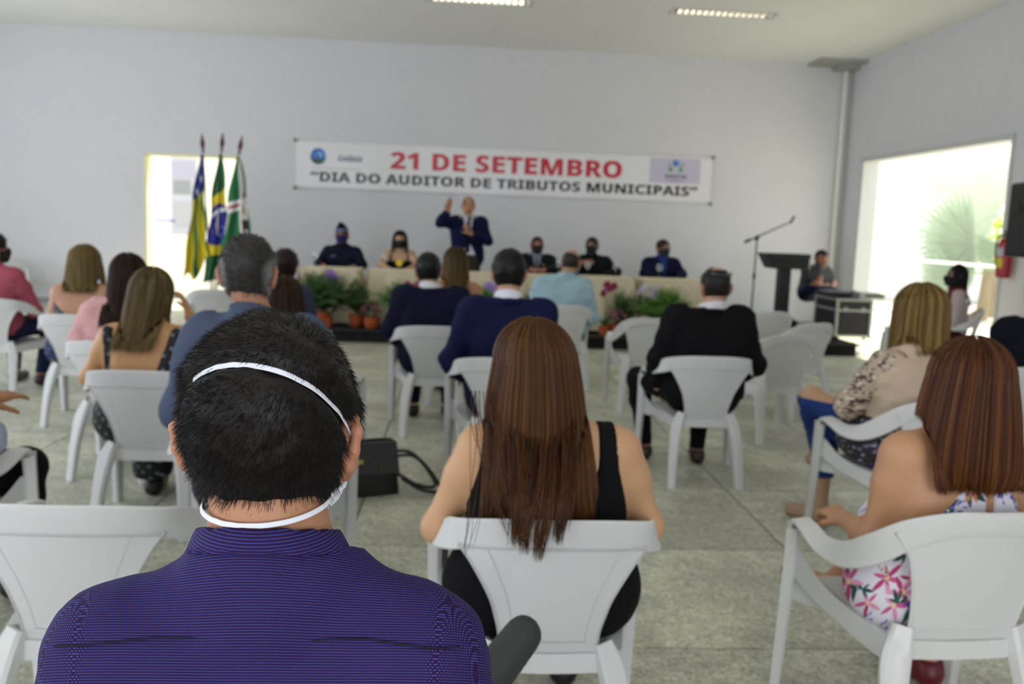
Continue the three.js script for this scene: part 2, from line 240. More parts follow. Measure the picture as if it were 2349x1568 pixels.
// C-shaped band section: flat web with two lips, in (width, normal)
const bandSec = (hw, t, lip) => [[-hw, 0], [-hw * 0.5, t * 0.25], [hw * 0.5, t * 0.25], [hw, 0], [hw + 0.004, -lip * 0.5], [hw, -lip], [hw - 0.006, -lip], [hw - 0.008, -t], [-hw + 0.008, -t], [-hw + 0.006, -lip], [-hw, -lip], [-hw - 0.004, -lip * 0.5]];
function chairModel(kind) {
  const A = kind === 'A', g = {}, m = A ? plastic : plasticB;
  // top band / armrest path, half of it (x > 0), from the middle of the back to the front leg
  const path = A ? [[0, 0.738, 0.285], [0.13, 0.735, 0.272], [0.225, 0.72, 0.23], [0.275, 0.695, 0.145], [0.289, 0.665, 0.04], [0.288, 0.645, -0.08], [0.283, 0.635, -0.18], [0.28, 0.625, -0.222], [0.281, 0.58, -0.246]]
    : [[0, 0.755, 0.29], [0.11, 0.75, 0.28], [0.2, 0.715, 0.245], [0.262, 0.65, 0.175], [0.293, 0.597, 0.07], [0.3, 0.585, -0.04], [0.297, 0.605, -0.15], [0.292, 0.606, -0.215], [0.29, 0.56, -0.242]];
  const wd = A ? [[0, 1, 0.2], [0.05, 1, 0.2], [0.1, 1, 0.12], [-0.25, 1, 0.05], [-0.6, 0.75, 0], [-0.95, 0.35, 0], [-1, 0.12, 0], [-1, 0.05, 0], [-1, 0.05, 0]]
    : [[0, 1, 0.2], [0.05, 1, 0.2], [0.1, 1, 0.15], [0.1, 1, 0.1], [-0.15, 1, 0], [-0.55, 0.8, 0], [-0.9, 0.4, 0], [-1, 0.1, 0], [-1, 0.1, 0]];
  const sc = A ? [[1, 1], [1, 1], [1, 1], [1, 1], [0.95, 1], [0.8, 1], [0.75, 1], [0.75, 1], [0.75, 1]] : [[0.8, 1], [0.85, 1], [1, 1], [1.05, 1], [0.95, 1], [0.8, 1], [0.72, 1], [0.72, 1], [0.7, 1]];
  const full = (h, f) => [...h.slice(1).reverse().map((p) => f ? [-p[0], p[1], p[2]] : p), ...h];
  g.band = sweep(full(path, true).map((p) => p), [...wd.slice(1).reverse().map(([x, y, z]) => [-x, y, z]), ...wd], full(sc, false), bandSec(0.036, 0.006, 0.014), 84);
  // back slab with waisted sides
  const hw = A ? [[0, 0.124], [0.2, 0.126], [0.42, 0.14], [0.65, 0.168], [0.85, 0.205], [1, 0.236]] : [[0, 0.15], [0.25, 0.156], [0.5, 0.168], [0.72, 0.186], [0.88, 0.21], [1, 0.235]];
  const wAt = (v) => { for (let i = 1; i < hw.length; i++) if (v <= hw[i][0]) { const t = (v - hw[i - 1][0]) / (hw[i][0] - hw[i - 1][0]); return lerp(hw[i - 1][1], hw[i][1], t * t * (3 - 2 * t) * 0.5 + t * 0.5); } return hw[hw.length - 1][1]; };
  const topY = A ? 0.708 : 0.735;
  const back = (u, v, off = 0) => { const w = wAt(v), x = (u * 2 - 1) * w, dip = A ? 0 : 0.045 * Math.max(0, Math.abs(x) / 0.235 - 0.55) * v * v; return V(x, lerp(0.385, topY, v) - dip - (A ? 0.012 * (x / 0.236) ** 2 * v : 0), lerp(0.185, 0.276, Math.pow(v, 0.9)) - 0.9 * x * x * (0.35 + 0.65 * v) + off); };
  g.back = [sheet((u, v) => back(u, v), 22, 16, 0.006)];
  // ribs that frame the slab
  const rib = (pts) => tube(pts.map((p) => [p.x, p.y, p.z]), 0.0045, 30, 6);
  for (const s of [0, 1]) { g.back.push(rib(Array.from({ length: 9 }, (_, i) => back(s ? 0.998 : 0.002, i / 8, 0.002)))); if (A) g.back.push(tube(Array.from({ length: 8 }, (_, i) => { const p = back(s ? 0.86 : 0.14, 0.16 + 0.84 * i / 7, 0.001); return [p.x, p.y, p.z]; }), 0.0028, 24, 5)); }
  g.back.push(tube(Array.from({ length: 7 }, (_, i) => { const p = back(0.12 + 0.76 * i / 6, 0.15, 0.001); return [p.x, p.y, p.z]; }), 0.0034, 20, 5));
  if (A) g.back.push(tube(Array.from({ length: 9 }, (_, i) => { const p = back(0.02 + 0.96 * i / 8, 0.985, 0.003); return [p.x, p.y, p.z]; }), 0.005, 24, 6));
  // seat: dished sheet that rolls over at the front, with an apron round it
  const seatP = (u, v) => { const z = lerp(-0.245, 0.185, v), w = lerp(0.243, 0.19, v), x = (u * 2 - 1) * w; let y = 0.425 - 0.03 * v - 0.014 * Math.sin(Math.PI * v) * (1 - (x / w) ** 2); y -= 0.05 * Math.pow(1 - smooth(v, 0, 0.14), 2); return V(x, y, z); };
  g.seat = [sheet(seatP, 20, 20, 0.006)];
  const ap = (pts, h) => sweep(pts, pts.map(() => [0, 1, 0]), null, [[h, 0.003], [h, -0.003], [-h, -0.003], [-h, 0.003]], 20);
  g.seat.push(ap([[-0.165, 0.372, 0.19], [0, 0.372, 0.2], [0.165, 0.372, 0.19]], 0.026));
  for (const s of [-1, 1]) g.seat.push(ap([[s * 0.19, 0.372, 0.18], [s * 0.222, 0.375, 0.0], [s * 0.246, 0.372, -0.23]], 0.028));
  g.seat.push(ap([[-0.24, 0.362, -0.244], [0, 0.366, -0.25], [0.24, 0.362, -0.244]], 0.02));
  if (!A) for (const s of [-1, 1]) g.seat.push(sweep([[s * 0.288, 0.46, -0.235], [s * 0.262, 0.41, -0.14], [s * 0.222, 0.375, 0.02], [s * 0.185, 0.36, 0.16]], [[0, 1, 0], [0, 1, 0], [0, 1, 0], [0, 1, 0]], [[1.3, 1], [1, 1], [1, 1], [1.2, 1]], [[0.034, 0.004], [0.034, -0.004], [-0.034, -0.004], [-0.034, 0.004]], 20));
  // legs: tapered channels
  const leg = (pts, wdir, w0, w1, d) => sweep(pts, pts.map(() => wdir), pts.map((_, i) => [lerp(w0, w1, i / (pts.length - 1)) * (i === 0 && w0 > 0.038 ? 0.6 : 1), lerp(1, 0.72, i / (pts.length - 1))]), [[-1, 0.004], [-0.7, 0.013], [0.7, 0.013], [1, 0.004], [1, -d], [0.86, -d], [0.8, -0.006], [-0.8, -0.006], [-0.86, -d], [-1, -d]], 18);
  const rear = A ? [[0.142, 0.43, 0.196], [0.172, 0.35, 0.215], [0.19, 0.22, 0.25], [0.203, 0, 0.295]] : [[0.165, 0.44, 0.19], [0.19, 0.35, 0.21], [0.205, 0.2, 0.245], [0.22, 0, 0.29]];
  const front = A ? [[0.281, 0.59, -0.238], [0.281, 0.4, -0.25], [0.284, 0.2, -0.262], [0.288, 0, -0.275]] : [[0.29, 0.575, -0.235], [0.29, 0.4, -0.25], [0.293, 0.2, -0.265], [0.297, 0, -0.28]];
  g.rear = leg(rear, [1, 0, -0.35], A ? 0.039 : 0.046, 0.023, 0.03); g.front = leg(front, [0.45, 0, 1], 0.036, 0.022, 0.03);
  // a web joins the front leg to the seat
  g.web = [-1, 1].map((s) => sheet((u, v) => V(s * lerp(0.285, 0.238, u), lerp(0.33 - 0.0 * u, 0.47 - 0.07 * u, v), lerp(-0.25, -0.18, u)), 6, 4, 0.006));
  return { g, m, build(t) { add('seat', [...g.seat, ...g.web], m, t); add('backrest', g.back, m, t); add('armrest_band', g.band, m, t); for (const s of [1, -1]) { add('leg', s > 0 ? g.rear : mirrorX(g.rear), m, t); add('leg', s > 0 ? g.front : mirrorX(g.front), m, t); } return t; } };
}
const models = { A: chairModel('A'), B: chairModel('B') }, protoChair = {};
function chair(kind, x, z, deg, label, y = 0, group) {
  if (!protoChair[kind]) { const t = thing('plastic_armchair', label, 'chair', [x, y, z], R(deg), group); protoChair[kind] = models[kind].build(t); return t; }
  return copy(protoChair[kind], [x, y, z], R(deg), label, group);
}
// one entry per chair: kind, x, z, turn, label
for (const c of [
  ['A', -0.93, -2.4, 0, 'empty white plastic armchair seen from behind beside the man in the purple shirt'],
  ['A', 0.26, -2.35, 0, 'white plastic armchair whose back the long brown hair of the woman in black hangs over'],
  ['B', 1.39, -2.44, 3, 'white plastic armchair under the woman in the white floral dress'],
  ['B', 2.14, -4.04, 10, 'white plastic armchair under the blonde woman in the sheer beige blouse'],
  ['A', 1.48, -5.28, 0, 'white plastic armchair under the man in the black suit with glasses on his head'],
  ['B', 2.33, -6.45, 14, 'empty white plastic armchair just beside the shoulder of the man in the black suit'],
  ['B', 2.83, -7.35, 24, 'empty white plastic armchair half hidden, second behind the man in the black suit'],
  ['B', 2.86, -8.35, 10, 'empty white plastic armchair, only its top showing, in front of the lectern'],
  ['B', 1.6, -7.35, -6, 'empty white plastic armchair with open armhole between the pale blue shirt and the black suit'],
  ['B', 0.99, -8.35, 6, 'white plastic armchair under the man in the pale blue shirt'],
  ['A', -0.15, -6.4, 2, 'white plastic armchair under the navy suited man next to the dark blonde woman'],
  ['A', 0.27, -5.0, 0, 'white plastic armchair under the navy suited man, partly hidden behind the long brown hair'],
  ['A', -1.40, -4.3, 0, 'white plastic armchair under the woman with the bare back and dotted straps'],
  ['A', -0.68, -3.2, 0, 'white plastic armchair under the grey haired man, mostly hidden by the purple shirted man'],
  ['A', -1.86, -5.2, -4, 'white plastic armchair under the brown haired woman in pale pink'],
  ['A', -2.57, -6.45, 0, 'white plastic armchair under the woman with the blonde bob'],
  ['A', -3.60, -7.4, -4, 'white plastic armchair under the man in the dusky pink shirt'],
  ['B', -1.86, -3.1, -4, 'white plastic armchair, only one arm and front leg showing, under the person in black trousers'],
  ['B', -2.28, -8.8, 4, 'empty white plastic armchair against the bright doorway beside the grey haired man'],
  ['A', -6.85, -14.0, -30, 'white plastic armchair alone by the back wall behind the man in pink'],
  ['B', 4.62, -8.75, 62, 'empty white plastic armchair turned sideways with a burgundy bag on its back'],
  ['B', 5.4, -9.4, 66, 'white plastic armchair under the masked woman by the bright opening'],
  ['A', 3.45, -5.2, -4, 'white plastic armchair under the man in the dark suit at the picture edge'],
  ['A', -1.25, -6.7, 0, 'white plastic armchair under the woman in the burgundy cap, hidden by other people'],
  ['A', -0.80, -4.72, 0, 'white plastic armchair under the brown haired woman behind the grey haired man'],
  ['A', 0.0, -7.55, 0, 'white plastic armchair under the dark blonde woman beside the navy suit'],
  ['A', -0.19, -1.02, 0, 'white plastic armchair under the man in the purple shirt'],
]) chair(...c);

// ---------- figures: a distance field over a posed skeleton, meshed as one continuous surface ----------
const cap = (a, b, ra, rb = ra, k = 0.03) => [0, a[0], a[1], a[2], b[0], b[1], b[2], ra, rb, k];
const ell = (c, r, k = 0.03) => [1, c[0], c[1], c[2], r[0], r[1], r[2], 0, 0, k];
function field(prims) {
  const n = prims.length, P = Float64Array.from(prims.flatMap((p) => p.length === 10 ? p : [...p, ...Array(10 - p.length).fill(0)]));
  for (let i = 0; i < n; i++) if (prims[i][0] === 1) P[i * 10 + 9] = prims[i][9] ?? prims[i][7];
  return (x, y, z) => {
    let d = 1e3;
    for (let i = 0, o = 0; i < n; i++, o += 10) {
      let e;
      if (P[o] === 0) {
        const ax = x - P[o + 1], ay = y - P[o + 2], az = z - P[o + 3], bx = P[o + 4] - P[o + 1], by = P[o + 5] - P[o + 2], bz = P[o + 6] - P[o + 3], L = bx * bx + by * by + bz * bz;
        let t = L > 1e-12 ? (ax * bx + ay * by + az * bz) / L : 0; t = t < 0 ? 0 : t > 1 ? 1 : t;
        const cx = ax - bx * t, cy = ay - by * t, cz = az - bz * t; e = Math.sqrt(cx * cx + cy * cy + cz * cz) - (P[o + 7] + (P[o + 8] - P[o + 7]) * t);
      } else {
        const ex = (x - P[o + 1]) / P[o + 4], ey = (y - P[o + 2]) / P[o + 5], ez = (z - P[o + 3]) / P[o + 6], q = Math.sqrt(ex * ex + ey * ey + ez * ez), gx = ex / P[o + 4], gy = ey / P[o + 5], gz = ez / P[o + 6], gg = Math.sqrt(gx * gx + gy * gy + gz * gz);
        e = gg > 1e-9 ? q * (q - 1) / gg : -Math.min(P[o + 4], P[o + 5], P[o + 6]);
      }
      const k = P[o + 9], a = Math.abs(d - e);
      if (a >= k) d = d < e ? d : e; else { const h = k - a; d = (d < e ? d : e) - h * h / (4 * k); }
    }
    return d;
  };
}
const ellFix = (e) => [1, e[1], e[2], e[3], e[4], e[5], e[6], 0, 0, e[9]];
function E3(c, r, k = 0.03) { return [1, c[0], c[1], c[2], r[0], r[1], r[2], 0, 0, k]; }
function bounds(prims, pad) {
  const lo = [1e9, 1e9, 1e9], hi = [-1e9, -1e9, -1e9];
  for (const p of prims) for (let c = 0; c < 3; c++) {
    if (p[0] === 0) { const r = Math.max(p[7], p[8]); lo[c] = Math.min(lo[c], p[1 + c] - r, p[4 + c] - r); hi[c] = Math.max(hi[c], p[1 + c] + r, p[4 + c] + r); }
    else { lo[c] = Math.min(lo[c], p[1 + c] - p[4 + c]); hi[c] = Math.max(hi[c], p[1 + c] + p[4 + c]); }
  }
  return [lo.map((v) => v - pad), hi.map((v) => v + pad)];
}
function nets(f, [lo, hi], h, colorAt, uvAt) {
  const n = [0, 1, 2].map((c) => Math.ceil((hi[c] - lo[c]) / h) + 2), [nx, ny, nz] = n, val = new Float32Array(nx * ny * nz).fill(1), B = 6;
  const X = (i) => lo[0] + (i - 0.5) * h, Y = (i) => lo[1] + (i - 0.5) * h, Z = (i) => lo[2] + (i - 0.5) * h;
  for (let k0 = 0; k0 < nz; k0 += B) for (let j0 = 0; j0 < ny; j0 += B) for (let i0 = 0; i0 < nx; i0 += B) {
    const c = f(X(i0 + B / 2), Y(j0 + B / 2), Z(k0 + B / 2)), far = Math.abs(c) > B * h * 1.05 + 0.02, i1 = Math.min(nx, i0 + B), j1 = Math.min(ny, j0 + B), k1 = Math.min(nz, k0 + B);
    for (let k = k0; k < k1; k++) for (let j = j0; j < j1; j++) for (let i = i0; i < i1; i++) val[(k * ny + j) * nx + i] = far ? c : f(X(i), Y(j), Z(k));
  }
  const pos = [], idx = [], cell = new Int32Array(nx * ny * nz).fill(-1), at = (i, j, k) => (k * ny + j) * nx + i;
  const ed = [[0, 1], [2, 3], [4, 5], [6, 7], [0, 2], [1, 3], [4, 6], [5, 7], [0, 4], [1, 5], [2, 6], [3, 7]], co = new Float32Array(8);
  for (let k = 0; k < nz - 1; k++) for (let j = 0; j < ny - 1; j++) for (let i = 0; i < nx - 1; i++) {
    let m = 0; for (let q = 0; q < 8; q++) { co[q] = val[at(i + (q & 1), j + (q >> 1 & 1), k + (q >> 2))]; if (co[q] < 0) m |= 1 << q; }
    if (m === 0 || m === 255) continue;
    let sx = 0, sy = 0, sz = 0, c = 0;
    for (const [a, b] of ed) { if ((m >> a & 1) === (m >> b & 1)) continue; const t = co[a] / (co[a] - co[b]); sx += (a & 1) + t * ((b & 1) - (a & 1)); sy += (a >> 1 & 1) + t * ((b >> 1 & 1) - (a >> 1 & 1)); sz += (a >> 2) + t * ((b >> 2) - (a >> 2)); c++; }
    cell[at(i, j, k)] = pos.length / 3; pos.push(X(i) + sx / c * h, Y(j) + sy / c * h, Z(k) + sz / c * h);
  }
  const quad = (a, b, c, d, flip) => { if (a < 0 || b < 0 || c < 0 || d < 0) return; if (flip) idx.push(a, c, b, a, d, c); else idx.push(a, b, c, a, c, d); };
  for (let k = 1; k < nz - 1; k++) for (let j = 1; j < ny - 1; j++) for (let i = 1; i < nx - 1; i++) {
    const s = val[at(i, j, k)] < 0;
    if (s !== val[at(i + 1, j, k)] < 0) quad(cell[at(i, j - 1, k - 1)], cell[at(i, j, k - 1)], cell[at(i, j, k)], cell[at(i, j - 1, k)], !s);
    if (s !== val[at(i, j + 1, k)] < 0) quad(cell[at(i - 1, j, k - 1)], cell[at(i - 1, j, k)], cell[at(i, j, k)], cell[at(i, j, k - 1)], !s);
    if (s !== val[at(i, j, k + 1)] < 0) quad(cell[at(i - 1, j - 1, k)], cell[at(i, j - 1, k)], cell[at(i, j, k)], cell[at(i - 1, j, k)], !s);
  }
  const g = new THREE.BufferGeometry(); g.setAttribute('position', new THREE.Float32BufferAttribute(pos, 3)); g.setIndex(idx); g.computeVertexNormals();
  const nv = pos.length / 3, uv = new Float32Array(nv * 2);
  for (let q = 0; q < nv; q++) { const [u, v] = uvAt ? uvAt(pos[q * 3], pos[q * 3 + 1], pos[q * 3 + 2]) : [Math.atan2(pos[q * 3], pos[q * 3 + 2]) * 0.16, pos[q * 3 + 1]]; uv[q * 2] = u; uv[q * 2 + 1] = v; }
  g.setAttribute('uv', new THREE.BufferAttribute(uv, 2));
  if (colorAt) { const col = new Float32Array(nv * 3); for (let q = 0; q < nv; q++) { const c = colorAt(pos[q * 3], pos[q * 3 + 1], pos[q * 3 + 2]); col[q * 3] = c.r; col[q * 3 + 1] = c.g; col[q * 3 + 2] = c.b; } g.setAttribute('color', new THREE.BufferAttribute(col, 3)); }
  return g;
}
const add3 = (a, b, s = 1) => [a[0] + b[0] * s, a[1] + b[1] * s, a[2] + b[2] * s];
const mix3 = (a, b, t) => [lerp(a[0], b[0], t), lerp(a[1], b[1], t), lerp(a[2], b[2], t)];
const nrm = (a) => { const l = Math.hypot(...a) || 1; return a.map((x) => x / l); };
const crs = (a, b) => [a[1] * b[2] - a[2] * b[1], a[2] * b[0] - a[0] * b[2], a[0] * b[1] - a[1] * b[0]];
// a hand: palm, four fingers of different lengths with bends, and a thumb. dir: wrist to knuckles; pn: the way the palm faces; ts: +1 / -1 which side the thumb is on
function handPrims(w, dir, pn, ts, curl = 0.5, s = 1, spread = 0.1) {
  const d = nrm(dir), n = nrm(add3(pn, d, -(pn[0] * d[0] + pn[1] * d[1] + pn[2] * d[2]))), t = crs(d, n).map((x) => x * ts), out = [];
  const at = (a, b, c = 0) => add3(add3(add3(w, d, a * s), t, b * s), n, c * s);
  const k = 0.008;
  for (const b of [-0.028, -0.009, 0.01, 0.028]) out.push(cap(at(0.008, b * 0.6), at(0.082, b), 0.0145 * s, 0.0115 * s, 0.014));
  [[0.028, 0.072], [0.01, 0.08], [-0.009, 0.075], [-0.028, 0.058]].forEach(([b, L], i) => {
    let p = at(0.085, b), ang = (b) * spread * 6, c = curl * (0.75 + 0.12 * i), r = 0.0092 * s;
    for (let q = 0; q < 3; q++) { const a = c * (q + 0.6) * 0.85, l = L * [0.46, 0.3, 0.24][q] * s, f = nrm(add3(add3(d.map((x) => x * Math.cos(a)), n, Math.sin(a)), t, ang)); const e = add3(p, f, l); out.push(cap(p, e, r, r * 0.88, 0.006)); p = e; r *= 0.88; }
  });
  let p = at(0.018, 0.028, 0.004), f = nrm(add3(add3(d, t, 0.95), n, 0.35)), r = 0.012 * s;
  for (let q = 0; q < 3; q++) { const e = add3(p, f, [0.04, 0.03, 0.024][q] * s); out.push(cap(p, e, r, r * 0.86, k)); p = e; r *= 0.86; f = nrm(add3(add3(f, d, 0.35), n, 0.25 + curl * 0.4)); }
  return out;
}
const fabricBump = dataTex(256, (() => { const a = tileNoise(41, 12), b = tileNoise(42, 90); return (u, v) => 0.6 * a(u, v) + 0.4 * b(u, v); })(), false, [3, 3]);
const fabrics = {};
function fabric(hex, rough = 0.85) { return fabrics[hex] ??= new THREE.MeshPhysicalMaterial({ color: new THREE.Color(hex), roughness: rough, specularIntensity: 0.35, sheen: 0.06, sheenColor: new THREE.Color(hex).lerp(new THREE.Color(1, 1, 1), 0.4), sheenRoughness: 0.6, bumpMap: fabricBump, bumpScale: 0.002, side: THREE.DoubleSide }); }
const skinMat = new THREE.MeshPhysicalMaterial({ color: 0xffffff, vertexColors: true, roughness: 0.52, sheen: 0.15, sheenColor: new THREE.Color(0.9, 0.6, 0.5) });
const hairMat = new THREE.MeshPhysicalMaterial({ color: 0xffffff, vertexColors: true, roughness: 0.5, specularIntensity: 0.6, side: THREE.DoubleSide });
const maskMat = M('#15151a', 0.85), darkShoe = M('#191614', 0.45), brownShoe = M('#33231a', 0.4);

function skeleton(o) {
  const F = !!o.female, w = (o.w ?? 1) * (F ? 0.9 : 1), top = o.headTop ?? (F ? 1.24 : 1.32), hs = o.hs ?? (F ? 0.92 : 0.97), th = o.stand ? 0.99 : (top - 0.012 - 0.122 * hs - 0.43) / 0.79, yb = o.stand ? top - 0.012 - 0.122 * hs - 0.79 * th : 0.43, Y = (y) => yb + (y - 0.43) * th, sz = o.lean ?? 0, J = {};
  const st = o.stand, L = (y) => sz * clamp((y - 0.5) / 0.6, 0, 1.2);
  const sh = (o.sh ?? 0), P = (x, y, z) => [x * w, Y(y), z + L(y)];
  J.w = w; J.hs = hs; J.Y = Y;
  J.pelvis = [[-0.085 * w, st ? Y(0.52) : 0.535, 0.04], [0.085 * w, st ? Y(0.52) : 0.535, 0.04]];
  J.shL = add3(P(-0.178, 0.985, 0.055), [0, sh, 0]); J.shR = add3(P(0.178, 0.985, 0.055), [0, sh, 0]);
  J.neck = P(0, 1.055, 0.05); J.head = [0 + (o.headX ?? 0), top - 0.012 - 0.122 * hs, 0.015 + L(1.2) + (o.headZ ?? 0)];
  const arm = (s, a) => { const S = s < 0 ? J.shL : J.shR; return { s: S, e: a?.e ?? [s * 0.245 * Math.max(w, 0.95), 0.70 * th + 0.1 * (1 - th), 0.03], w: a?.w ?? [s * 0.14, 0.615, -0.2], hand: a?.hand ?? { dir: [-s * 0.5, -0.25, -1], pn: [0, -1, 0.1], curl: 0.5 } }; };
  J.aL = arm(-1, o.armL); J.aR = arm(1, o.armR);
  const leg = (s, l) => st ? { h: [s * 0.09, Y(0.49), 0.03], k: l?.k ?? [s * 0.1, Y(0.49) * 0.55, 0.01], a: l?.a ?? [s * 0.1, 0.09, 0.04], t: l?.t ?? [s * 0.13, 0.035, -0.14] } : { h: [s * 0.092, 0.525, 0.02], k: l?.k ?? [s * 0.13, 0.5, -0.42], a: l?.a ?? [s * 0.13, 0.095, -0.42], t: l?.t ?? [s * 0.15, 0.035, -0.6] };
  J.lL = leg(-1, o.legL); J.lR = leg(1, o.legR);
  const hip = F ? 0.122 : 0.118, waist = F ? 0.093 : 0.112, f = o.fat ?? 0, bz = F ? 0.1 : 0.115;
  J.torso = [cap(J.pelvis[0], J.pelvis[1], hip + f * 0.6, hip + f * 0.6, 0.06), cap(P(-0.06, 0.67, 0.05), P(0.06, 0.67, 0.05), waist + f, waist + f, 0.09),
    cap(P(-0.09, 0.84, 0.055), P(0.09, 0.84, 0.055), bz + f * 0.7, bz + f * 0.7, 0.09), cap(add3(P(-0.145, 0.965, 0.055), [0, sh, 0]), add3(P(0.145, 0.965, 0.055), [0, sh, 0]), 0.066 * (F ? 0.9 : 1), 0.066 * (F ? 0.9 : 1), 0.07)];
  const tu = o.trap ?? 0; J.traps = [cap(P(0, 1.05 + tu, 0.045), add3(P(-0.13, 1.005 + tu * 0.7, 0.055), [0, sh * 1.1, 0]), 0.05, 0.042, 0.05), cap(P(0, 1.05 + tu, 0.045), add3(P(0.13, 1.005 + tu * 0.7, 0.055), [0, sh * 1.1, 0]), 0.05, 0.042, 0.05)];
  const nr = (F ? 0.046 : 0.057) * (o.neckR ?? 1);
  J.neckP = [cap(J.neck, [J.head[0], J.head[1] - 0.05, J.head[2] + 0.025], nr * 1.08, nr, 0.03)];
  const ar = (F ? 0.9 : 1) * (o.armR0 ?? 1), al = (a) => [cap(a.s, mix3(a.s, a.e, 0.35), 0.06 * ar, 0.05 * ar, 0.04), cap(mix3(a.s, a.e, 0.35), a.e, 0.05 * ar, 0.041 * ar, 0.03), cap(a.e, mix3(a.e, a.w, 0.35), 0.042 * ar, 0.041 * ar, 0.03), cap(mix3(a.e, a.w, 0.35), a.w, 0.041 * ar, 0.027 * ar, 0.03)];
  J.armLP = al(J.aL); J.armRP = al(J.aR);
  const lg = (l) => { const lr = F ? 0.95 : 1; return [cap(l.h, l.k, 0.09 * lr, 0.058 * lr, 0.04), cap(l.k, mix3(l.k, l.a, 0.3), 0.056 * lr, 0.056 * lr, 0.03), cap(mix3(l.k, l.a, 0.3), l.a, 0.055 * lr, 0.036 * lr, 0.03)]; };
  J.legLP = lg(J.lL); J.legRP = lg(J.lR);
  J.foot = (l) => [cap(l.a, [l.a[0], l.a[1] - 0.05, l.a[2] + 0.025], 0.034, 0.03, 0.02), cap(add3(l.a, [0, -0.045, 0.01]), l.t, 0.034, 0.026, 0.03)];
  // head axes
  const q = new THREE.Quaternion().setFromEuler(new THREE.Euler(R(o.pitch ?? 0), R(o.yaw ?? 0), R(o.roll ?? 0), 'YXZ')), qi = q.clone().invert(), v = V(0, 0, 0);
  J.toHead = (x, y, z) => { v.set(x - J.head[0], y - J.head[1], z - J.head[2]).applyQuaternion(qi); return [v.x / hs, v.y / hs, v.z / hs]; };
  J.fromHead = (p) => { v.set(p[0] * hs, p[1] * hs, p[2] * hs).applyQuaternion(q); return [v.x + J.head[0], v.y + J.head[1], v.z + J.head[2]]; };
  J.dirHead = (p) => { v.set(...p).applyQuaternion(q); return [v.x, v.y, v.z]; };
  return J;
}
const headPrims = (() => {
  const ear = (s) => { const c = [s * 0.08, -0.012, 0.012], out = [E3([c[0] + s * 0.004, c[1], c[2]], [0.009, 0.03, 0.017], 0.006)], pts = [[0, -0.006, -0.012], [0.005, 0.022, -0.013], [0.013, 0.033, 0.002], [0.019, 0.022, 0.017], [0.016, 0.0, 0.019], [0.009, -0.018, 0.011], [0.003, -0.032, -0.002]]; for (let i = 0; i < pts.length - 1; i++) out.push(cap([c[0] + s * pts[i][0], c[1] + pts[i][1], c[2] + pts[i][2]], [c[0] + s * pts[i + 1][0], c[1] + pts[i + 1][1], c[2] + pts[i + 1][2]], i > 4 ? 0.008 : 0.0058, i > 3 ? 0.009 : 0.0058, 0.006)); return out; };
  return [E3([0, 0.03, 0.006], [0.075, 0.09, 0.096], 0.03), E3([0, -0.03, -0.03], [0.064, 0.082, 0.066], 0.04), cap([-0.018, -0.092, -0.062], [0.018, -0.092, -0.062], 0.024, 0.024, 0.03), cap([-0.05, -0.06, -0.005], [0.05, -0.06, -0.005], 0.02, 0.02, 0.04), cap([0, 0.012, -0.09], [0, -0.03, -0.106], 0.009, 0.013, 0.02), cap([-0.03, -0.008, -0.078], [0.03, -0.008, -0.078], 0.018, 0.018, 0.02), cap([-0.02, -0.06, -0.088], [0.02, -0.06, -0.088], 0.01, 0.01, 0.02), ...ear(-1), ...ear(1)];
})();
const headField = field(headPrims), skullField = field([E3([0, 0.028, 0.008], [0.077, 0.093, 0.098], 0.03), E3([0, -0.03, 0.0], [0.066, 0.07, 0.07], 0.05)]);
// hairline of a short cut: positive where there is no hair (head axes)
const shortLine = (x, y, z, o = {}) => { const nape = o.nape ?? -0.088, front = o.front ?? 0.072; const t = smooth(z, -0.09, -0.055), e = smooth(z, -0.03, 0.03); let hl = lerp(front, lerp(-0.005, nape, e), t); if (z < 0.0 && z > -0.06) hl = Math.max(hl, 0.0); const c = (hl + 0.012 * Math.abs(x) / 0.07 * e) - y, ey = (y + 0.008) / 0.04, ez = (z - 0.012) / 0.026, er = 1 - Math.sqrt(ey * ey + ez * ez); return Math.abs(x) > 0.05 ? Math.max(c, er * 0.025) : c; };

function strandGeo(paths, r0, colors, sides = 3) {
  const pos = [], nor = [], col = [], idx = [];
  paths.forEach((p, s) => {
    const n = p.length, base = pos.length / 3, c = colors[s], rr = p.r ?? r0;
    for (let i = 0; i < n; i++) {
      const a = p[Math.max(0, i - 1)], b = p[Math.min(n - 1, i + 1)], t = nrm(add3(b, a, -1)), u = nrm(crs(t, Math.abs(t[1]) > 0.9 ? [1, 0, 0.2] : [0, 1, 0.1])), w = crs(t, u), f = i / (n - 1), r = rr * (i === n - 1 ? 0.2 : 1 - 0.35 * f);
      for (let k = 0; k < sides; k++) { const q = k / sides * 6.2832 + s, cx = Math.cos(q), sx = Math.sin(q), d = [u[0] * cx + w[0] * sx, u[1] * cx + w[1] * sx, u[2] * cx + w[2] * sx]; pos.push(p[i][0] + d[0] * r, p[i][1] + d[1] * r, p[i][2] + d[2] * r); nor.push(...d); const m = c.tip ? f : 0, A = c.root ?? c, T = c.tip ?? A; col.push(lerp(A.r, T.r, m), lerp(A.g, T.g, m), lerp(A.b, T.b, m)); }
    }
    for (let i = 0; i < n - 1; i++) for (let k = 0; k < sides; k++) { const a = base + i * sides + k, b = base + i * sides + (k + 1) % sides; idx.push(a, b, b + sides, a, b + sides, a + sides); }
  });
  const g = new THREE.BufferGeometry(); g.setAttribute('position', new THREE.Float32BufferAttribute(pos, 3)); g.setAttribute('normal', new THREE.Float32BufferAttribute(nor, 3)); g.setAttribute('color', new THREE.Float32BufferAttribute(col, 3)); g.setAttribute('uv', new THREE.BufferAttribute(new Float32Array(pos.length / 3 * 2), 2)); g.setIndex(idx); return g;
}
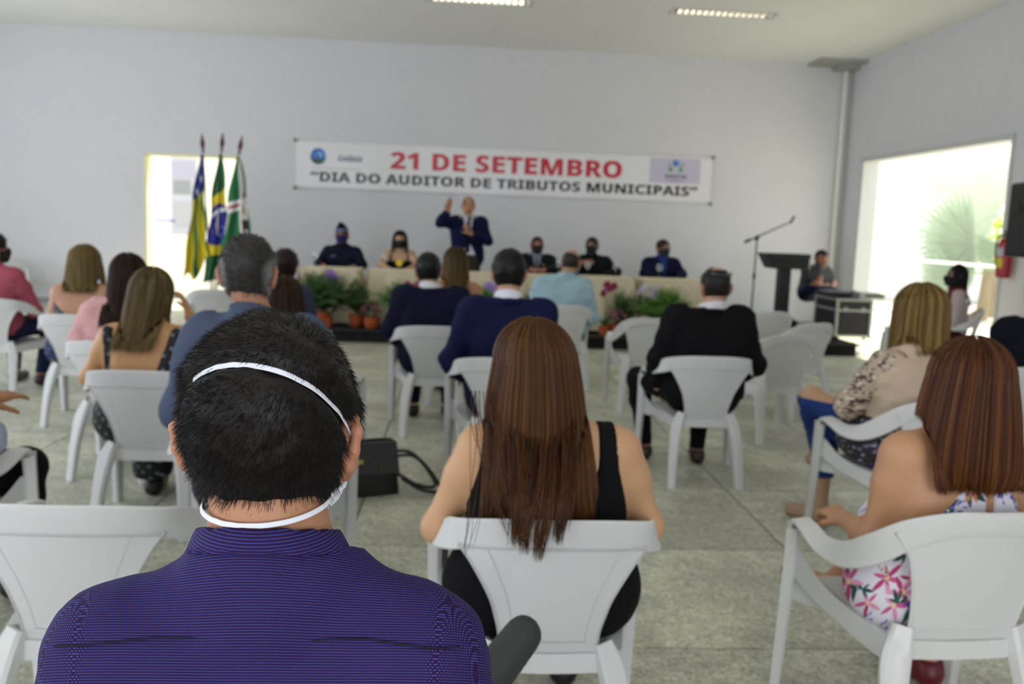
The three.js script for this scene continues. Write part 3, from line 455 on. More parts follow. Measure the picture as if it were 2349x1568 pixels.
const vary = (c, r, k = 0.25) => { const q = c.clone(), m = 1 - k / 2 + k * r(); return q.multiplyScalar(m); };

// ----- hair -----
function shortHair(J, h, seed) {
  const r = rng(seed), base = lin(h.color), side = lin(h.side ?? h.color), th = h.thick ?? 0.016, amp = h.amp ?? 0.004, groove = h.groove;
  const off = (x, y, z) => { const topness = smooth(y, -0.06, 0.06); let t = th * lerp(0.45, 1, topness) + amp * noise3(x * 38, y * 38 + seed, z * 38); if (groove) t -= groove(x, y, z); return t; };
  const bald = h.bald, clip = (x, y, z) => { let c = shortLine(x, y, z, h); if (bald) c = Math.max(c, bald[3] + 0.008 * noise3(x * 60, y * 60, z * 60) - Math.hypot(x - bald[0], y - bald[1], z - bald[2])); return c + 0.004 * noise3(x * 90, y * 90, z * 90); };
  const f = (x, y, z) => Math.max(skullField(x, y, z) - off(x, y, z), clip(x, y, z));
  const g = nets(f, [[-0.12, -0.13, -0.14], [0.12, 0.16, 0.14]], h.cell ?? 0.008, (x, y, z) => { const t = smooth(Math.abs(x) - 0.6 * Math.max(0, y - 0.02), 0.05, 0.078); return vary(base.clone().lerp(side, t), r, 0.2); });
  const list = [], cols = [], P = g.attributes.position, N = g.attributes.normal, n = h.strands ?? 250, L = h.len ?? 0.018;
  if (n) for (let i = 0; i < n; i++) {
    const k = Math.floor(r() * P.count), a = [P.getX(k), P.getY(k), P.getZ(k)], d = [N.getX(k), N.getY(k), N.getZ(k)];
    if (h.avoid?.(...a)) continue; if (clip(...a) > -0.003) { if (r() > 0.25) continue; }
    const j = [a[0] + (r() - 0.5) * 0.007, a[1] + (r() - 0.5) * 0.007, a[2] + (r() - 0.5) * 0.007], sk = skullField(...j), wh = h.whorl ?? [0.0, 0.1, 0.05];
    let fl = nrm([j[0] - wh[0], j[1] - wh[1], j[2] - wh[2]]); if (h.flow) fl = h.flow(j, fl); const ja = h.jitter ?? 0.7, jr = [(r() - 0.5) * ja, (r() - 0.5) * ja, (r() - 0.5) * ja];
    const out = lerp(0.75, 0.35, smooth(j[1], -0.02, 0.09)) * (h.out ?? 1), d0 = nrm([d[0] * out + fl[0] + jr[0], d[1] * out + fl[1] - 0.2 + jr[1], d[2] * out + fl[2] + jr[2]]), l = L * (0.6 + 0.8 * r()), pth = [];
    for (let q = 0; q <= 3; q++) { const s = l * q / 3, sink = 0.005 - 0.0; pth.push(J.fromHead([j[0] - d[0] * sink + d0[0] * s, j[1] - d[1] * sink + d0[1] * s - s * s * 4, j[2] - d[2] * sink + d0[2] * s])); }
    list.push(pth); const t = smooth(Math.abs(j[0]) - 0.6 * Math.max(0, j[1] - 0.02), 0.05, 0.078) + (r() - 0.5) * 0.5; cols.push(vary(base.clone().lerp(side, clamp(t, 0, 1)), r, h.vary ?? 0.6));
  }
  const p = g.attributes.position; for (let i = 0; i < p.count; i++) p.setXYZ(i, ...J.fromHead([p.getX(i), p.getY(i), p.getZ(i)])); g.computeVertexNormals();
  return n ? [g, strandGeo(list, h.r ?? 0.0011, cols)] : [g];
}
function longHair(J, h, seed, bodyF) {
  const r = rng(seed), cols = h.colors.map(lin), gap = R(h.gap ?? 62), list = [], cc = [], hs = J.hs, push = (p, m, cz = 1, sx = 0) => {
    for (let q = 0; q < (h.push ? 4 : 2); q++) { const d = bodyF(...p); if (d >= m) break; const e = 0.004, gx = bodyF(p[0] + e, p[1], p[2]) - d, gy = bodyF(p[0], p[1] + e, p[2]) - d, gz = bodyF(p[0], p[1], p[2] + e) - d, l = Math.hypot(gx, gz) + 1e-6, s = Math.min(h.push ?? 0.014, m - d) ; if (Math.hypot(gx, gz) < 0.45 * e) { if (cz < 0.45) return null; p[2] += 0.006; continue; } p[0] += gx / l * s * 0.6; p[2] += Math.max(gz / l, -0.2) * s; }
    return p; };
  const end = h.end, step = h.step ?? 0.03, vol = h.vol ?? 1;
  for (let i = 0; i < h.n; i++) {
    const phi = gap + r() * (6.2832 - 2 * gap), lay = r(), off = 0.006 + (0.014 + 0.012 * vol) * lay, th0 = 0.04 + 1.15 * Math.pow(r(), 0.8), back = -Math.cos(phi), p = [], part = h.part ?? 0;
    const rad = [0.077 + off * vol, 0.094 + off, 0.1 + off], sx = Math.sin(phi), cz = -Math.cos(phi);
    for (let t = th0; t < 1.66; t += 0.2) { const k = Math.sin(t); p.push(J.fromHead([rad[0] * k * sx + part * Math.cos(t), 0.028 + rad[1] * Math.cos(t), 0.008 + rad[2] * k * cz])); }
    let c = p.length ? p[p.length - 1].slice() : J.fromHead([rad[0] * sx, 0.02, 0.008 + rad[2] * cz]); if (!p.length) p.push(c.slice());
    const yE = end + (h.ragged ?? 0.03) * (r() - 0.5) * 2 + (h.frontLift ?? 0) * (1 - back) * 0.5 + (r() < 0.08 ? 0.05 : 0), wob = r() * 6.28, wa = (h.wave ?? 0.003) * (0.5 + r()), y0 = c[1], spr = h.spread ?? 0.1, curl = h.curl ?? 0.0;
    while (c[1] > yE) {
      const f = (y0 - c[1]) / Math.max(0.05, y0 - yE), dirx = sx * spr * (1 - f) + Math.cos(wob + c[1] * 22) * wa * 3, dirz = cz * spr * 0.5 * (1 - f) - (f > 0.75 ? curl * (f - 0.75) * 4 * (cz > 0 ? 1 : cz) : 0) , cx = f > 0.75 ? -Math.sign(sx) * Math.abs(curl) * 0.6 * (f - 0.75) * 4 : 0;
      const n = [c[0] + (dirx + cx + (h.lean ?? 0)) * step, c[1] - step, c[2] + dirz * step]; if (!push(n, 0.008 + off * 0.55, cz)) break; c = n; p.push(c.slice());
    }
    if (p.length < 3) continue;
    p.r = (h.r ?? 0.0016) * (0.7 + 0.6 * r());
    let col = cols[0]; if (cols.length > 1) { const u = r(); const band = 0.5 + 0.5 * noise3(phi * (h.bandFreq ?? 5), seed, 0.5); const kk = clamp(Math.floor((u * 0.45 + band * 0.55) * cols.length), 0, cols.length - 1); col = cols[kk]; }
    const a = vary(col, r, h.vary ?? 0.5), tip = h.tip ? lin(h.tip) : null, root = h.root ? lin(h.root) : null;
    cc.push({ root: root ? root.clone().lerp(a, 0.45 + 0.3 * r()) : a, tip: tip ? a.clone().lerp(tip, 0.5 + 0.4 * r()) : a }); list.push(p);
  }
  // opaque mass underneath, cut free of the face
  const hd = J.head, prims = [], hc = J.fromHead([0, 0.028, 0.012]);
  const yb = end + (h.under ?? 0.07), q = field([E3([0, 0.028, 0.01], [0.083, 0.1, 0.105], 0.03)]), W = 0.052 * hs * (h.massW ?? 1);
  for (const s of [-1, -0.33, 0.33, 1]) { const a = J.fromHead([s * 0.045, 0.0, 0.045]), b = push([a[0] + s * spreadX(h) + (h.lean ?? 0) * (a[1] - yb), yb, a[2] + 0.0], -0.022); prims.push(cap(a, b, 0.04 * hs, W * 0.36, 0.03)); }
  const tail = field(prims), f = (x, y, z) => { const l = J.toHead(x, y, z), sc = q(...l) * hs, t = tail(x, y, z), cut = Math.min(-(l[2] + 0.03), 0.065 - l[1]) * hs; return Math.max(Math.min(sc, t), cut); };
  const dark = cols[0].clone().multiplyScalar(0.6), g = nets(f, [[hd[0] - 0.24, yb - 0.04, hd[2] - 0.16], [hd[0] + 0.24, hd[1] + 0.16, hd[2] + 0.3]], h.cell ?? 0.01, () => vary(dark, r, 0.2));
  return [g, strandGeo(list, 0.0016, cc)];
}
const spreadX = (h) => (h.massX ?? 0.02);

let personSeed = 100;
function person(o) {
  const t = thing('person', o.label, 'person', [o.x, o.y ?? 0, o.z], R(o.turn ?? 0), o.group), J = skeleton(o), seed = personSeed++, r = rng(seed), cell = o.cell ?? 0.014, skin = lin(o.skin ?? '#b98a6a'), lip = lin('#8d4a44'), dark = lin('#2a1c16');
  const shoeBare = o.bareFeet;
  const bodyPrims = [...J.torso, ...J.traps, ...J.neckP, ...J.armLP, ...J.armRP, ...J.legLP, ...J.legRP, ...J.foot(J.lL), ...J.foot(J.lR)];
  const bodyF = field(bodyPrims), headW = (x, y, z) => headField(...J.toHead(x, y, z)) * J.hs;
  const faceColor = (x, y, z) => { const l = J.toHead(x, y, z); let c = skin; if (l[2] < -0.05 && l[1] < 0.06 && l[1] > -0.1) { const ax = Math.abs(l[0]); if (Math.abs(l[1] - 0.006) < 0.006 && Math.abs(ax - 0.032) < 0.013) c = dark; else if (Math.abs(l[1] - 0.028) < 0.004 && Math.abs(ax - 0.033) < 0.018) c = lin(o.brow ?? '#4a3226'); else if (Math.abs(l[1] + 0.06) < 0.009 && ax < 0.024) c = lip; } else if (Math.abs(l[0]) > 0.077 && l[1] < 0.03) c = skin.clone().lerp(lin('#b0604e'), 0.25); return vary(c, r, 0.05); };
  const plain = () => vary(skin, r, 0.05), hc = o.headCell ?? cell * 0.55, hb = [[J.head[0] - 0.125, J.head[1] - 0.15, J.head[2] - 0.15], [J.head[0] + 0.125, J.head[1] + 0.15, J.head[2] + 0.15]];
  const hands = []; for (const [a, s] of [[J.aL, -1], [J.aR, 1]]) { if (a.hand === 'none') continue; const hp = handPrims(a.w, a.hand.dir, a.hand.pn, a.hand.ts ?? (s < 0 ? 1 : -1), a.hand.curl ?? 0.5, (o.female ? 0.92 : 1) * (a.hand.s ?? 1)); hp.unshift(cap(mix3(a.w, a.e, 0.12), a.w, 0.028, 0.026, 0.02)); hands.push(nets(field(hp), bounds(hp, 0.01), o.handCell ?? 0.006, plain)); }
  add('body', [nets(bodyF, bounds(bodyPrims, 0.03), o.bodyCell ?? cell, plain), nets(headW, hb, hc, faceColor), ...hands], skinMat, t);
  // clothing: layers over the body, cut at hems
  const wr = (amp, s = seed) => (x, y, z) => amp * (noise3(x * 9 + s, y * 16, z * 9) + 0.5 * noise3(x * 21, y * 30 + s, z * 21));
  const pieces = { torso: J.torso, traps: J.traps, armL: J.armLP, armR: J.armRP, neck: J.neckP, legL: J.legLP, legR: J.legRP };
  const cloth = (name, parts, off, clip, material, opt = {}) => {
    const pr = [...parts.flatMap((k) => typeof k === 'string' ? pieces[k] : [k]), ...(opt.extra ?? [])].map((p) => { const q = p.slice(); if (q[0] === 0) { q[7] += off; q[8] += off; } return q; }), ff = field(pr), w = wr(opt.wrinkle ?? 0.004);
    const f = (x, y, z) => { let d = ff(x, y, z); if (d < 0.03 && d > -0.03) d += w(x, y, z); return clip ? Math.max(d, clip(x, y, z)) : d; };
    return add(name, nets(f, bounds(pr, 0.02), opt.cell ?? cell, opt.color, opt.uv), material, t);
  };
  const cuff = (a, k) => { const n = nrm(add3(a.w, a.e, -1)), c = k <= 1 ? mix3(a.s, a.e, k) : mix3(a.e, a.w, k - 1), m = k <= 1 ? nrm(add3(a.e, a.s, -1)) : n; return (x, y, z) => (x - c[0]) * m[0] + (y - c[1]) * m[1] + (z - c[2]) * m[2]; };
  const near = (prims) => { const f = field(prims); return f; };
  const sleeves = (kL, kR = kL) => { const cl = cuff(J.aL, kL), cr = cuff(J.aR, kR), nl = near(J.armLP), nrr = near(J.armRP); return (x, y, z) => { if (x < 0 ? nl(x, y, z) < 0.05 : nrr(x, y, z) < 0.05) return x < 0 ? cl(x, y, z) : cr(x, y, z); return -1; }; };
  const ctx = { t, J, o, r, seed, cloth, sleeves, cuff, bodyF, cell, pieces };
  if (o.dress) o.dress(ctx);
  else {
    const T = o.top; if (T) topWear(ctx, T);
    if (o.bottom) { const an = o.bottom.to ?? 0.1; cloth('trousers', ['legL', 'legR', cap(J.pelvis[0], J.pelvis[1], (o.female ? 0.122 : 0.118) + (o.fat ?? 0) * 0.6, (o.female ? 0.122 : 0.118) + (o.fat ?? 0) * 0.6, 0.06)], o.bottom.off ?? 0.012, (x, y, z) => Math.max((o.stand ? J.Y(0.66) : 0.66) * -1 + y, an - y + (o.bottom.legClip?.(x, y, z) ?? 0)), fabric(o.bottom.color), { wrinkle: 0.005 }); }
  }
  if (o.shoes !== null) for (const l of [J.lL, J.lR]) { const f = field([...J.foot(l).map((p) => { const q = p.slice(); q[7] += 0.01; q[8] += 0.008; return q; }), cap(add3(l.a, [0, -0.06, 0.03]), add3(l.t, [0, -0.01, 0]), 0.034, 0.03, 0.02)]), top = l.a[1] + (o.shoeTop ?? -0.005); add('shoe', nets((x, y, z) => Math.max(f(x, y, z), y - top, -y + (l.a[1] < 0.2 ? 0.001 : -9)), [[Math.min(l.a[0], l.t[0]) - 0.07, Math.min(l.a[1], l.t[1]) - 0.12, Math.min(l.a[2], l.t[2]) - 0.07], [Math.max(l.a[0], l.t[0]) + 0.07, top + 0.02, Math.max(l.a[2], l.t[2]) + 0.1]], 0.01), o.shoes ?? darkShoe, t); }
  if (o.hair) { const fat = (l, d) => l.map((p) => { const q = p.slice(); if (q[0] === 0) { q[7] += d; q[8] += d; } return q; }), hb2 = field([...fat([...J.torso, ...J.armLP, ...J.armRP], 0.012), ...fat(J.traps, o.hair.trap ?? -0.012), ...fat(J.neckP, -0.012), ...(o.hair.obstacles ?? [])]); add('hair', o.hair.long ? longHair(J, o.hair, seed, hb2) : shortHair(J, o.hair, seed), hairMat, t); }
  if (o.mask) { const f = (x, y, z) => { const l = J.toHead(x, y, z), bulge = 0.006 + 0.01 * smooth(-l[2], 0.06, 0.11); return Math.max((headField(l[0], l[1] * 0.98, l[2]) - bulge) * J.hs, (l[1] + 0.012 - 0.02 * smooth(-l[2], 0.05, 0.1)) * J.hs, (-0.112 - l[1]) * J.hs, (l[2] + 0.012) * J.hs); }; add('face_mask', nets(f, hb, hc, null), o.mask === true ? maskMat : o.mask, t); }
  o.extras?.(ctx); return t;
}
// shirts, jackets
function topWear(c, T) {
  const { J, o, cloth, sleeves, t } = c, hem = T.hem ?? (o.stand ? J.Y(0.5) : 0.5), slv = sleeves(T.sleeveL ?? T.sleeve ?? 1.95, T.sleeveR ?? T.sleeve ?? 1.95), nk = J.neck[1];
  const neckHole = (x, y, z) => { const d = Math.hypot(x, z - J.neck[2] - 0.01), s = clamp(z - J.neck[2], -0.1, 0.075); return d < 0.14 ? Math.min(y - (nk + (T.neckUp ?? (T.kind === 'suit' ? 0.015 : 0.03)) + s * 0.45), 0.1) : -1; };
  const parts = T.collar && T.kind !== 'suit' ? ['torso', 'traps', 'neck', 'armL', 'armR'] : ['torso', 'traps', 'armL', 'armR'], mat = T.mat ?? fabric(T.color);
  if (T.kind === 'suit') {
    const V0 = J.Y(0.70), V1 = nk + 0.05, front = T.front;
    const vee = (x, y, z) => front && z < J.neck[2] - 0.02 ? (0.085 * clamp((y - V0) / (V1 - V0), 0, 1.2) - Math.abs(x)) * (y > V0 ? 1 : 0) - (y > V0 ? 0 : 0.02) : -1;
    const open = (x, y, z) => T.open && z < J.neck[2] - 0.02 && y < V0 + 0.02 ? T.open * clamp((V0 + 0.02 - y) / 0.3, 0, 1) + 0.012 - Math.abs(x + 0.01) : -1;
    cloth('jacket', parts, T.off ?? 0.02, (x, y, z) => Math.max(hem - y, slv(x, y, z), neckHole(x, y, z), vee(x, y, z), open(x, y, z)), mat, { wrinkle: T.wrinkle ?? 0.008, extra: [cap(add3(J.shL, [-0.005, 0.004, 0]), add3(J.shL, [0.05, 0.012, 0]), 0.058, 0.05, 0.05), cap(add3(J.shR, [0.005, 0.004, 0]), add3(J.shR, [-0.05, 0.012, 0]), 0.058, 0.05, 0.05)] });
    { const oj = field([...J.traps, ...J.neckP].map((p) => { const q = p.slice(); q[7] += 0.017; q[8] += 0.017; return q; })), ij = field(J.neckP.map((p) => { const q = p.slice(); q[7] += 0.014; q[8] += 0.014; return q; }));
      const cf = (x, y, z) => { const s = (z - J.neck[2]) * 0.4, y1 = nk + 0.018 + s; return Math.max(oj(x, y, z) - 0.012 * smooth(y1 - y, 0, 0.05), -ij(x, y, z), nk - 0.035 + s - y, y - y1, front ? J.neck[2] - 0.03 - z : -1); };
      add('jacket_collar', nets(cf, [[J.neck[0] - 0.15, nk - 0.08, J.neck[2] - 0.12], [J.neck[0] + 0.15, nk + 0.1, J.neck[2] + 0.15]], 0.008), mat, t); }
    if (front) { const neckR = 0.07; cloth('shirt', ['torso', 'traps', 'neck'], 0.009, (x, y, z) => Math.max(J.Y(0.55) - y, y - nk - 0.055 - (z - J.neck[2]) * 0.3, Math.abs(x) - 0.12), fabric(T.shirt ?? '#d8d8d8'), { wrinkle: 0.001 });
      if (T.tie) cloth('tie', ['torso', 'neck'], 0.016, (x, y, z) => Math.max(Math.abs(x) - lerp(0.036, 0.02, clamp((y - V0) / (V1 - V0), 0, 1)), z - (J.neck[2] - 0.04), J.Y(0.58) - y, y - nk - 0.02), fabric(T.tie), { wrinkle: 0 });
      for (const s of [-1, 1]) { const P = (y, k) => { const x = s * k; let z = J.neck[2] - 0.02; for (let q = 0; q < 40 && c.bodyF(x, y, z) < 0.026; q++) z -= 0.006; return V(x, y, z); }; add('lapel', sheet((u, v) => P(lerp(V0, V1 - 0.03, v), lerp(0.0, 0.075, v) + u * (0.055 * Math.sin(Math.PI * Math.pow(v, 1.6)) + 0.012)), 6, 12, 0.006), mat, t); } }
  } else cloth(T.name ?? 'shirt', parts, T.off ?? 0.014, (x, y, z) => Math.max(hem - y, slv(x, y, z), neckHole(x, y, z), T.clip?.(x, y, z) ?? -1), mat, { wrinkle: T.wrinkle ?? 0.006, color: T.colorAt, uv: T.uv, cell: T.cell, extra: T.extra });
  // a standing collar round the neck
  if (T.collar) {
    const nf = J.neckP.map((p) => { const q = p.slice(); q[7] += 0.012; q[8] += 0.012; return q; }), out = field(nf), inn = field(J.neckP.map((p) => { const q = p.slice(); q[7] += 0.004; q[8] += 0.004; return q; })), y0 = nk + (T.collarFrom ?? 0.0), y1 = nk + (T.collarTo ?? 0.05);
    const f = (x, y, z) => { const s = (z - J.neck[2]) * 0.35; return Math.max(out(x, y, z) - 0.012 * clamp((y1 + s - y) / (y1 - y0), 0, 1), -inn(x, y, z), y0 + s - y, y - y1 - s, T.front ? -(z - J.neck[2] + 0.075) - 0 : -1); };
    add('collar', nets(f, [[J.neck[0] - 0.12, y0 - 0.02, J.neck[2] - 0.13], [J.neck[0] + 0.12, y1 + 0.06, J.neck[2] + 0.13]], 0.006), T.collar === true ? mat : fabric(T.collar), t);
  }
}

// ---------- the people ----------
const patternTex = (w, h, rep, draw) => canvasTex(w, h, draw, rep);
{ // man in the purple shirt, in focus
  const tw = 0.0232, thh = 0.0248, weave = patternTex(256, 256, [1 / tw, 1 / thh], (c, w, h) => {
    c.fillStyle = '#150b28'; c.fillRect(0, 0, w, h);
    for (let j = 0; j < 8; j++) { const y = j * 32; c.fillStyle = '#3c1238'; c.fillRect(0, y + 1, w, 7); c.fillStyle = '#22104a'; c.fillRect(0, y + 12, w, 18); for (let i = 0; i < 16; i++) { c.fillStyle = '#4653aa'; c.fillRect(i * 16 + (j % 2) * 8, y + 15, 9, 12); } }
  });
  const shirtMat = new THREE.MeshPhysicalMaterial({ map: weave, roughness: 0.8, specularIntensity: 0.5 });
  const uvShirt = (x, y, z) => [x + (x > 0 ? -1 : 1) * z * smooth(Math.abs(x), 0.17, 0.25), y - 0.6 * z];
  const plane = (x, z) => z - 0.004 - 0.16 * x, groove = (x, y, z) => { const d = (y - plane(x, z)) * 0.707; return z > -0.02 ? 0.009 * Math.exp(-((d / 0.0085) ** 2)) - 0.005 * Math.exp(-(((d - 0.028) / 0.018) ** 2)) : 0; };
  person({ label: 'person in a purple dotted shirt, short dark hair and white mask straps round the head', x: -0.19, z: -1.0, headTop: 1.366, hs: 0.975, w: 0.94, sh: -0.004, trap: 0.024, fat: 0.025, neckR: 1.08, cell: 0.009, bodyCell: 0.012, headCell: 0.0035, skin: '#c08a66', headX: -0.008, headZ: 0.0,
    legL: { k: [-0.26, 0.58, -0.38], a: [0.2, 0.6, -0.56], t: [0.34, 0.685, -0.66] }, legR: { k: [0.22, 0.5, -0.44], a: [0.22, 0.095, -0.4] },
    bottom: { color: '#23242c' }, shoes: M('#303331', 0.6), shoeTop: 0.2,
    top: { color: '#2c1c58', mat: shirtMat, collar: true, collarFrom: 0.042, collarTo: 0.071, neckUp: 0.052, off: 0.013, uv: uvShirt, cell: 0.008, wrinkle: 0.006 },
    hair: { color: '#17130f', side: '#14110e', thick: 0.017, amp: 0.004, cell: 0.005, strands: 42000, len: 0.0115, r: 0.0003, jitter: 0.45, groove, avoid: (x, y, z) => z > -0.03 && Math.abs(y - plane(x, z)) * 0.707 < 0.0062 - 0.004 * smooth(-x, 0.03, 0.06), nape: -0.104, vary: 1.1, whorl: [0.045, 0.11, 0.03], out: 0.6 },
    mask: M('#eef0f4', 0.8),
    extras: ({ J, t }) => {
      const strap = (name, plane, phis, field, off) => {
        const pts = [], wd = []; for (const f of phis) { const s = Math.sin(f), c = Math.cos(f); let q = 0.02; for (; q < 0.15; q += 0.0008) { const x = s * q, z = c * q, y = plane(x, z); if (field(x, y, z) > off) break; } const x = s * q, z = c * q; pts.push(J.fromHead([x, plane(x, z), z])); wd.push(J.dirHead([-0.3 * s, 1, -0.5 * c])); }
        add(name, sweep(pts, wd, null, [[-0.0028, 0], [-0.002, 0.0007], [0.002, 0.0007], [0.0028, 0], [0.002, -0.0007], [-0.002, -0.0007]], 90), M('#f2f4fb', 0.75), t);
      };
      const hairF = (x, y, z) => skullField(x, y, z) - 0.0185 + groove(x, y, z), range = (a, b, n) => Array.from({ length: n }, (_, i) => R(lerp(a, b, i / (n - 1))));
      strap('mask_strap', plane, range(97, -48, 26), hairF, 0.0012);
      const neckF = (x, y, z) => { const p = J.fromHead([x, y, z]); return Math.min(field(J.neckP)(...p), headField(x, y, z)); };
      strap('mask_strap', (x, z) => -0.066 - 0.1 * z + 0.10 * Math.max(0, 0.03 - z) + 0.05 * x, range(110, -110, 40), neckF, 0.006);
      // stitched yoke and armhole seams lying on the shirt
      const F = field([...J.torso, ...J.traps, ...J.armLP, ...J.armRP].map((p) => { const q = p.slice(); q[7] += 0.014; q[8] += 0.014; return q; })), W = (x, y, z) => 0.006 * (noise3(x * 9 + 100, y * 16, z * 9) + 0.5 * noise3(x * 21, y * 30 + 100, z * 21));
      const hit = (x, y) => { let z = 0.4; for (; z > -0.1; z -= 0.001) if (F(x, y, z) + W(x, y, z) < 0) break; return [x, y, z + 0.002]; };
      const seamM = M('#1a0d30', 0.9), ys = 1.047;
      add('seam', tube(Array.from({ length: 25 }, (_, i) => { const x = lerp(-0.205, 0.205, i / 24); return hit(x, ys - 0.35 * Math.max(0, Math.abs(x) - 0.1) ** 1.4); }), 0.0011, 80, 5), seamM, t);
    } });
}
const dressOf = (parts, off, mat, opt = {}) => ({ t, J, cloth }) => cloth('dress', parts(J), off, opt.clip?.(J), mat, { wrinkle: opt.wrinkle ?? 0.003, cell: opt.cell, extra: opt.extra?.(J), uv: opt.uv });
const skirtLegs = (J, r = 0.1, drop = 0.3) => [cap(J.lL.h, J.lL.k, r + 0.01, r * 0.8, 0.06), cap(J.lR.h, J.lR.k, r + 0.01, r * 0.8, 0.06), cap(J.lL.k, add3(J.lL.k, [0, -drop, 0.02]), r * 0.75, r * 0.85, 0.06), cap(J.lR.k, add3(J.lR.k, [0, -drop, 0.02]), r * 0.75, r * 0.85, 0.06), cap(mix3(J.lL.h, J.lL.k, 0.3), mix3(J.lR.h, J.lR.k, 0.3), r * 0.8, r * 0.8, 0.06)];
// woman in black with long brown hair
person({ label: 'person with long straight brown hair in a sleeveless black top, seen from behind', female: true, x: 0.255, z: -2.35, headTop: 1.226, w: 1.16, fat: 0.022, cell: 0.011, headX: -0.045, headZ: 0.02, lean: 0.03, skin: '#c79a72', armR0: 1.06,
  armL: { e: [-0.285, 0.68, 0.06], w: [-0.22, 0.635, -0.16], hand: { dir: [0.2, -0.1, -1], pn: [0, -1, 0] } }, armR: { e: [0.275, 0.69, 0.06], w: [0.22, 0.635, -0.16], hand: { dir: [-0.2, -0.1, -1], pn: [0, -1, 0] } },
  dress: dressOf((J) => ['torso', 'traps', J.armLP[0], J.armRP[0], 'legL', 'legR', cap([-0.135, 0.51, 0.03], [0.135, 0.51, 0.03], 0.125, 0.125, 0.06), cap([-0.13, 0.5, 0], [-0.14, 0.5, -0.4], 0.1, 0.08, 0.05), cap([0.13, 0.5, 0], [0.14, 0.5, -0.4], 0.1, 0.08, 0.05)], 0.007, fabric('#0b0b0d'), { cell: 0.009, wrinkle: 0.002,
    clip: (J) => (x, y, z) => { const top = J.shL[1], strapIn = 0.105 + 0.02 * smooth(y, top - 0.1, top), arm = lerp(0.215, 0.172, smooth(y, 0.7, top + 0.02)); let c = -1; if (y > 0.62) c = Math.max(c, Math.abs(x + 0.005) - arm); if (z > 0) c = Math.max(c, Math.min(y - (top - 0.075 - 0.5 * Math.max(0, 0.06 - Math.abs(x)) * 0.4), strapIn - Math.abs(x + 0.005))); else c = Math.max(c, Math.min(y - (top - 0.12), strapIn - Math.abs(x))); return Math.max(c, 0.12 - y, y - top - 0.075); } }),
  hair: { long: true, n: 5200, r: 0.00135, end: 0.80, ragged: 0.05, colors: ['#3a1f0c', '#4c2b11', '#5c3717', '#70461f', '#38221a'], root: '#35230f', vary: 0.6, vol: 1.25, spread: 0.2, lean: 0.03, wave: 0.003, step: 0.026, bandFreq: 9, massX: 0.06, massW: 1.15, under: 0.08, part: -0.01, obstacles: [cap([-0.24, 0.735, 0.27], [0.24, 0.735, 0.27], 0.05, 0.05, 0.01)] },
  extras: ({ J, t, r }) => { // the few locks that fall outside over the chair back
    const list = [], cc = [], c = ['#3a1f0c', '#5c3717', '#4c2b11'].map(lin);
    for (const [x0, x1, y1, n, w] of [[-0.02, -0.05, 0.735, 150, 0.05], [0.03, 0.0, 0.70, 90, 0.03], [-0.04, -0.03, 0.715, 60, 0.018], [0.075, 0.045, 0.742, 90, 0.018], [-0.12, -0.06, 0.755, 16, 0.06], [0.1, 0.06, 0.775, 20, 0.03], [-0.13, -0.17, 0.7, 6, 0.03]]) for (let i = 0; i < n; i++) {
      const u = (r() - 0.5) * 2, p = [], xs = x0 - 0.045 + u * w, xe = x1 - 0.045 + u * w * 0.25 + (r() - 0.5) * 0.012, ye = y1 + (r() - 0.3) * 0.035;
      for (let k = 0; k <= 14; k++) { const f = k / 14, y = lerp(1.06, ye, f), z = y > 0.80 ? lerp(0.13, 0.325, smooth(1.06 - y, -0.04 + 0.1 * ((i * 0.618) % 1), 0.26)) : 0.328 + 0.004 * u; p.push([lerp(xs, xe, Math.pow(f, 1.6)) + 0.006 * Math.sin(f * 5 + i), y, z + 0.006 * r()]); }
      p.r = 0.0011; list.push(p); cc.push(vary(c[i % 3], r, 0.6));
    }
    add('hair', strandGeo(list, 0.0011, cc), hairMat, t); } });
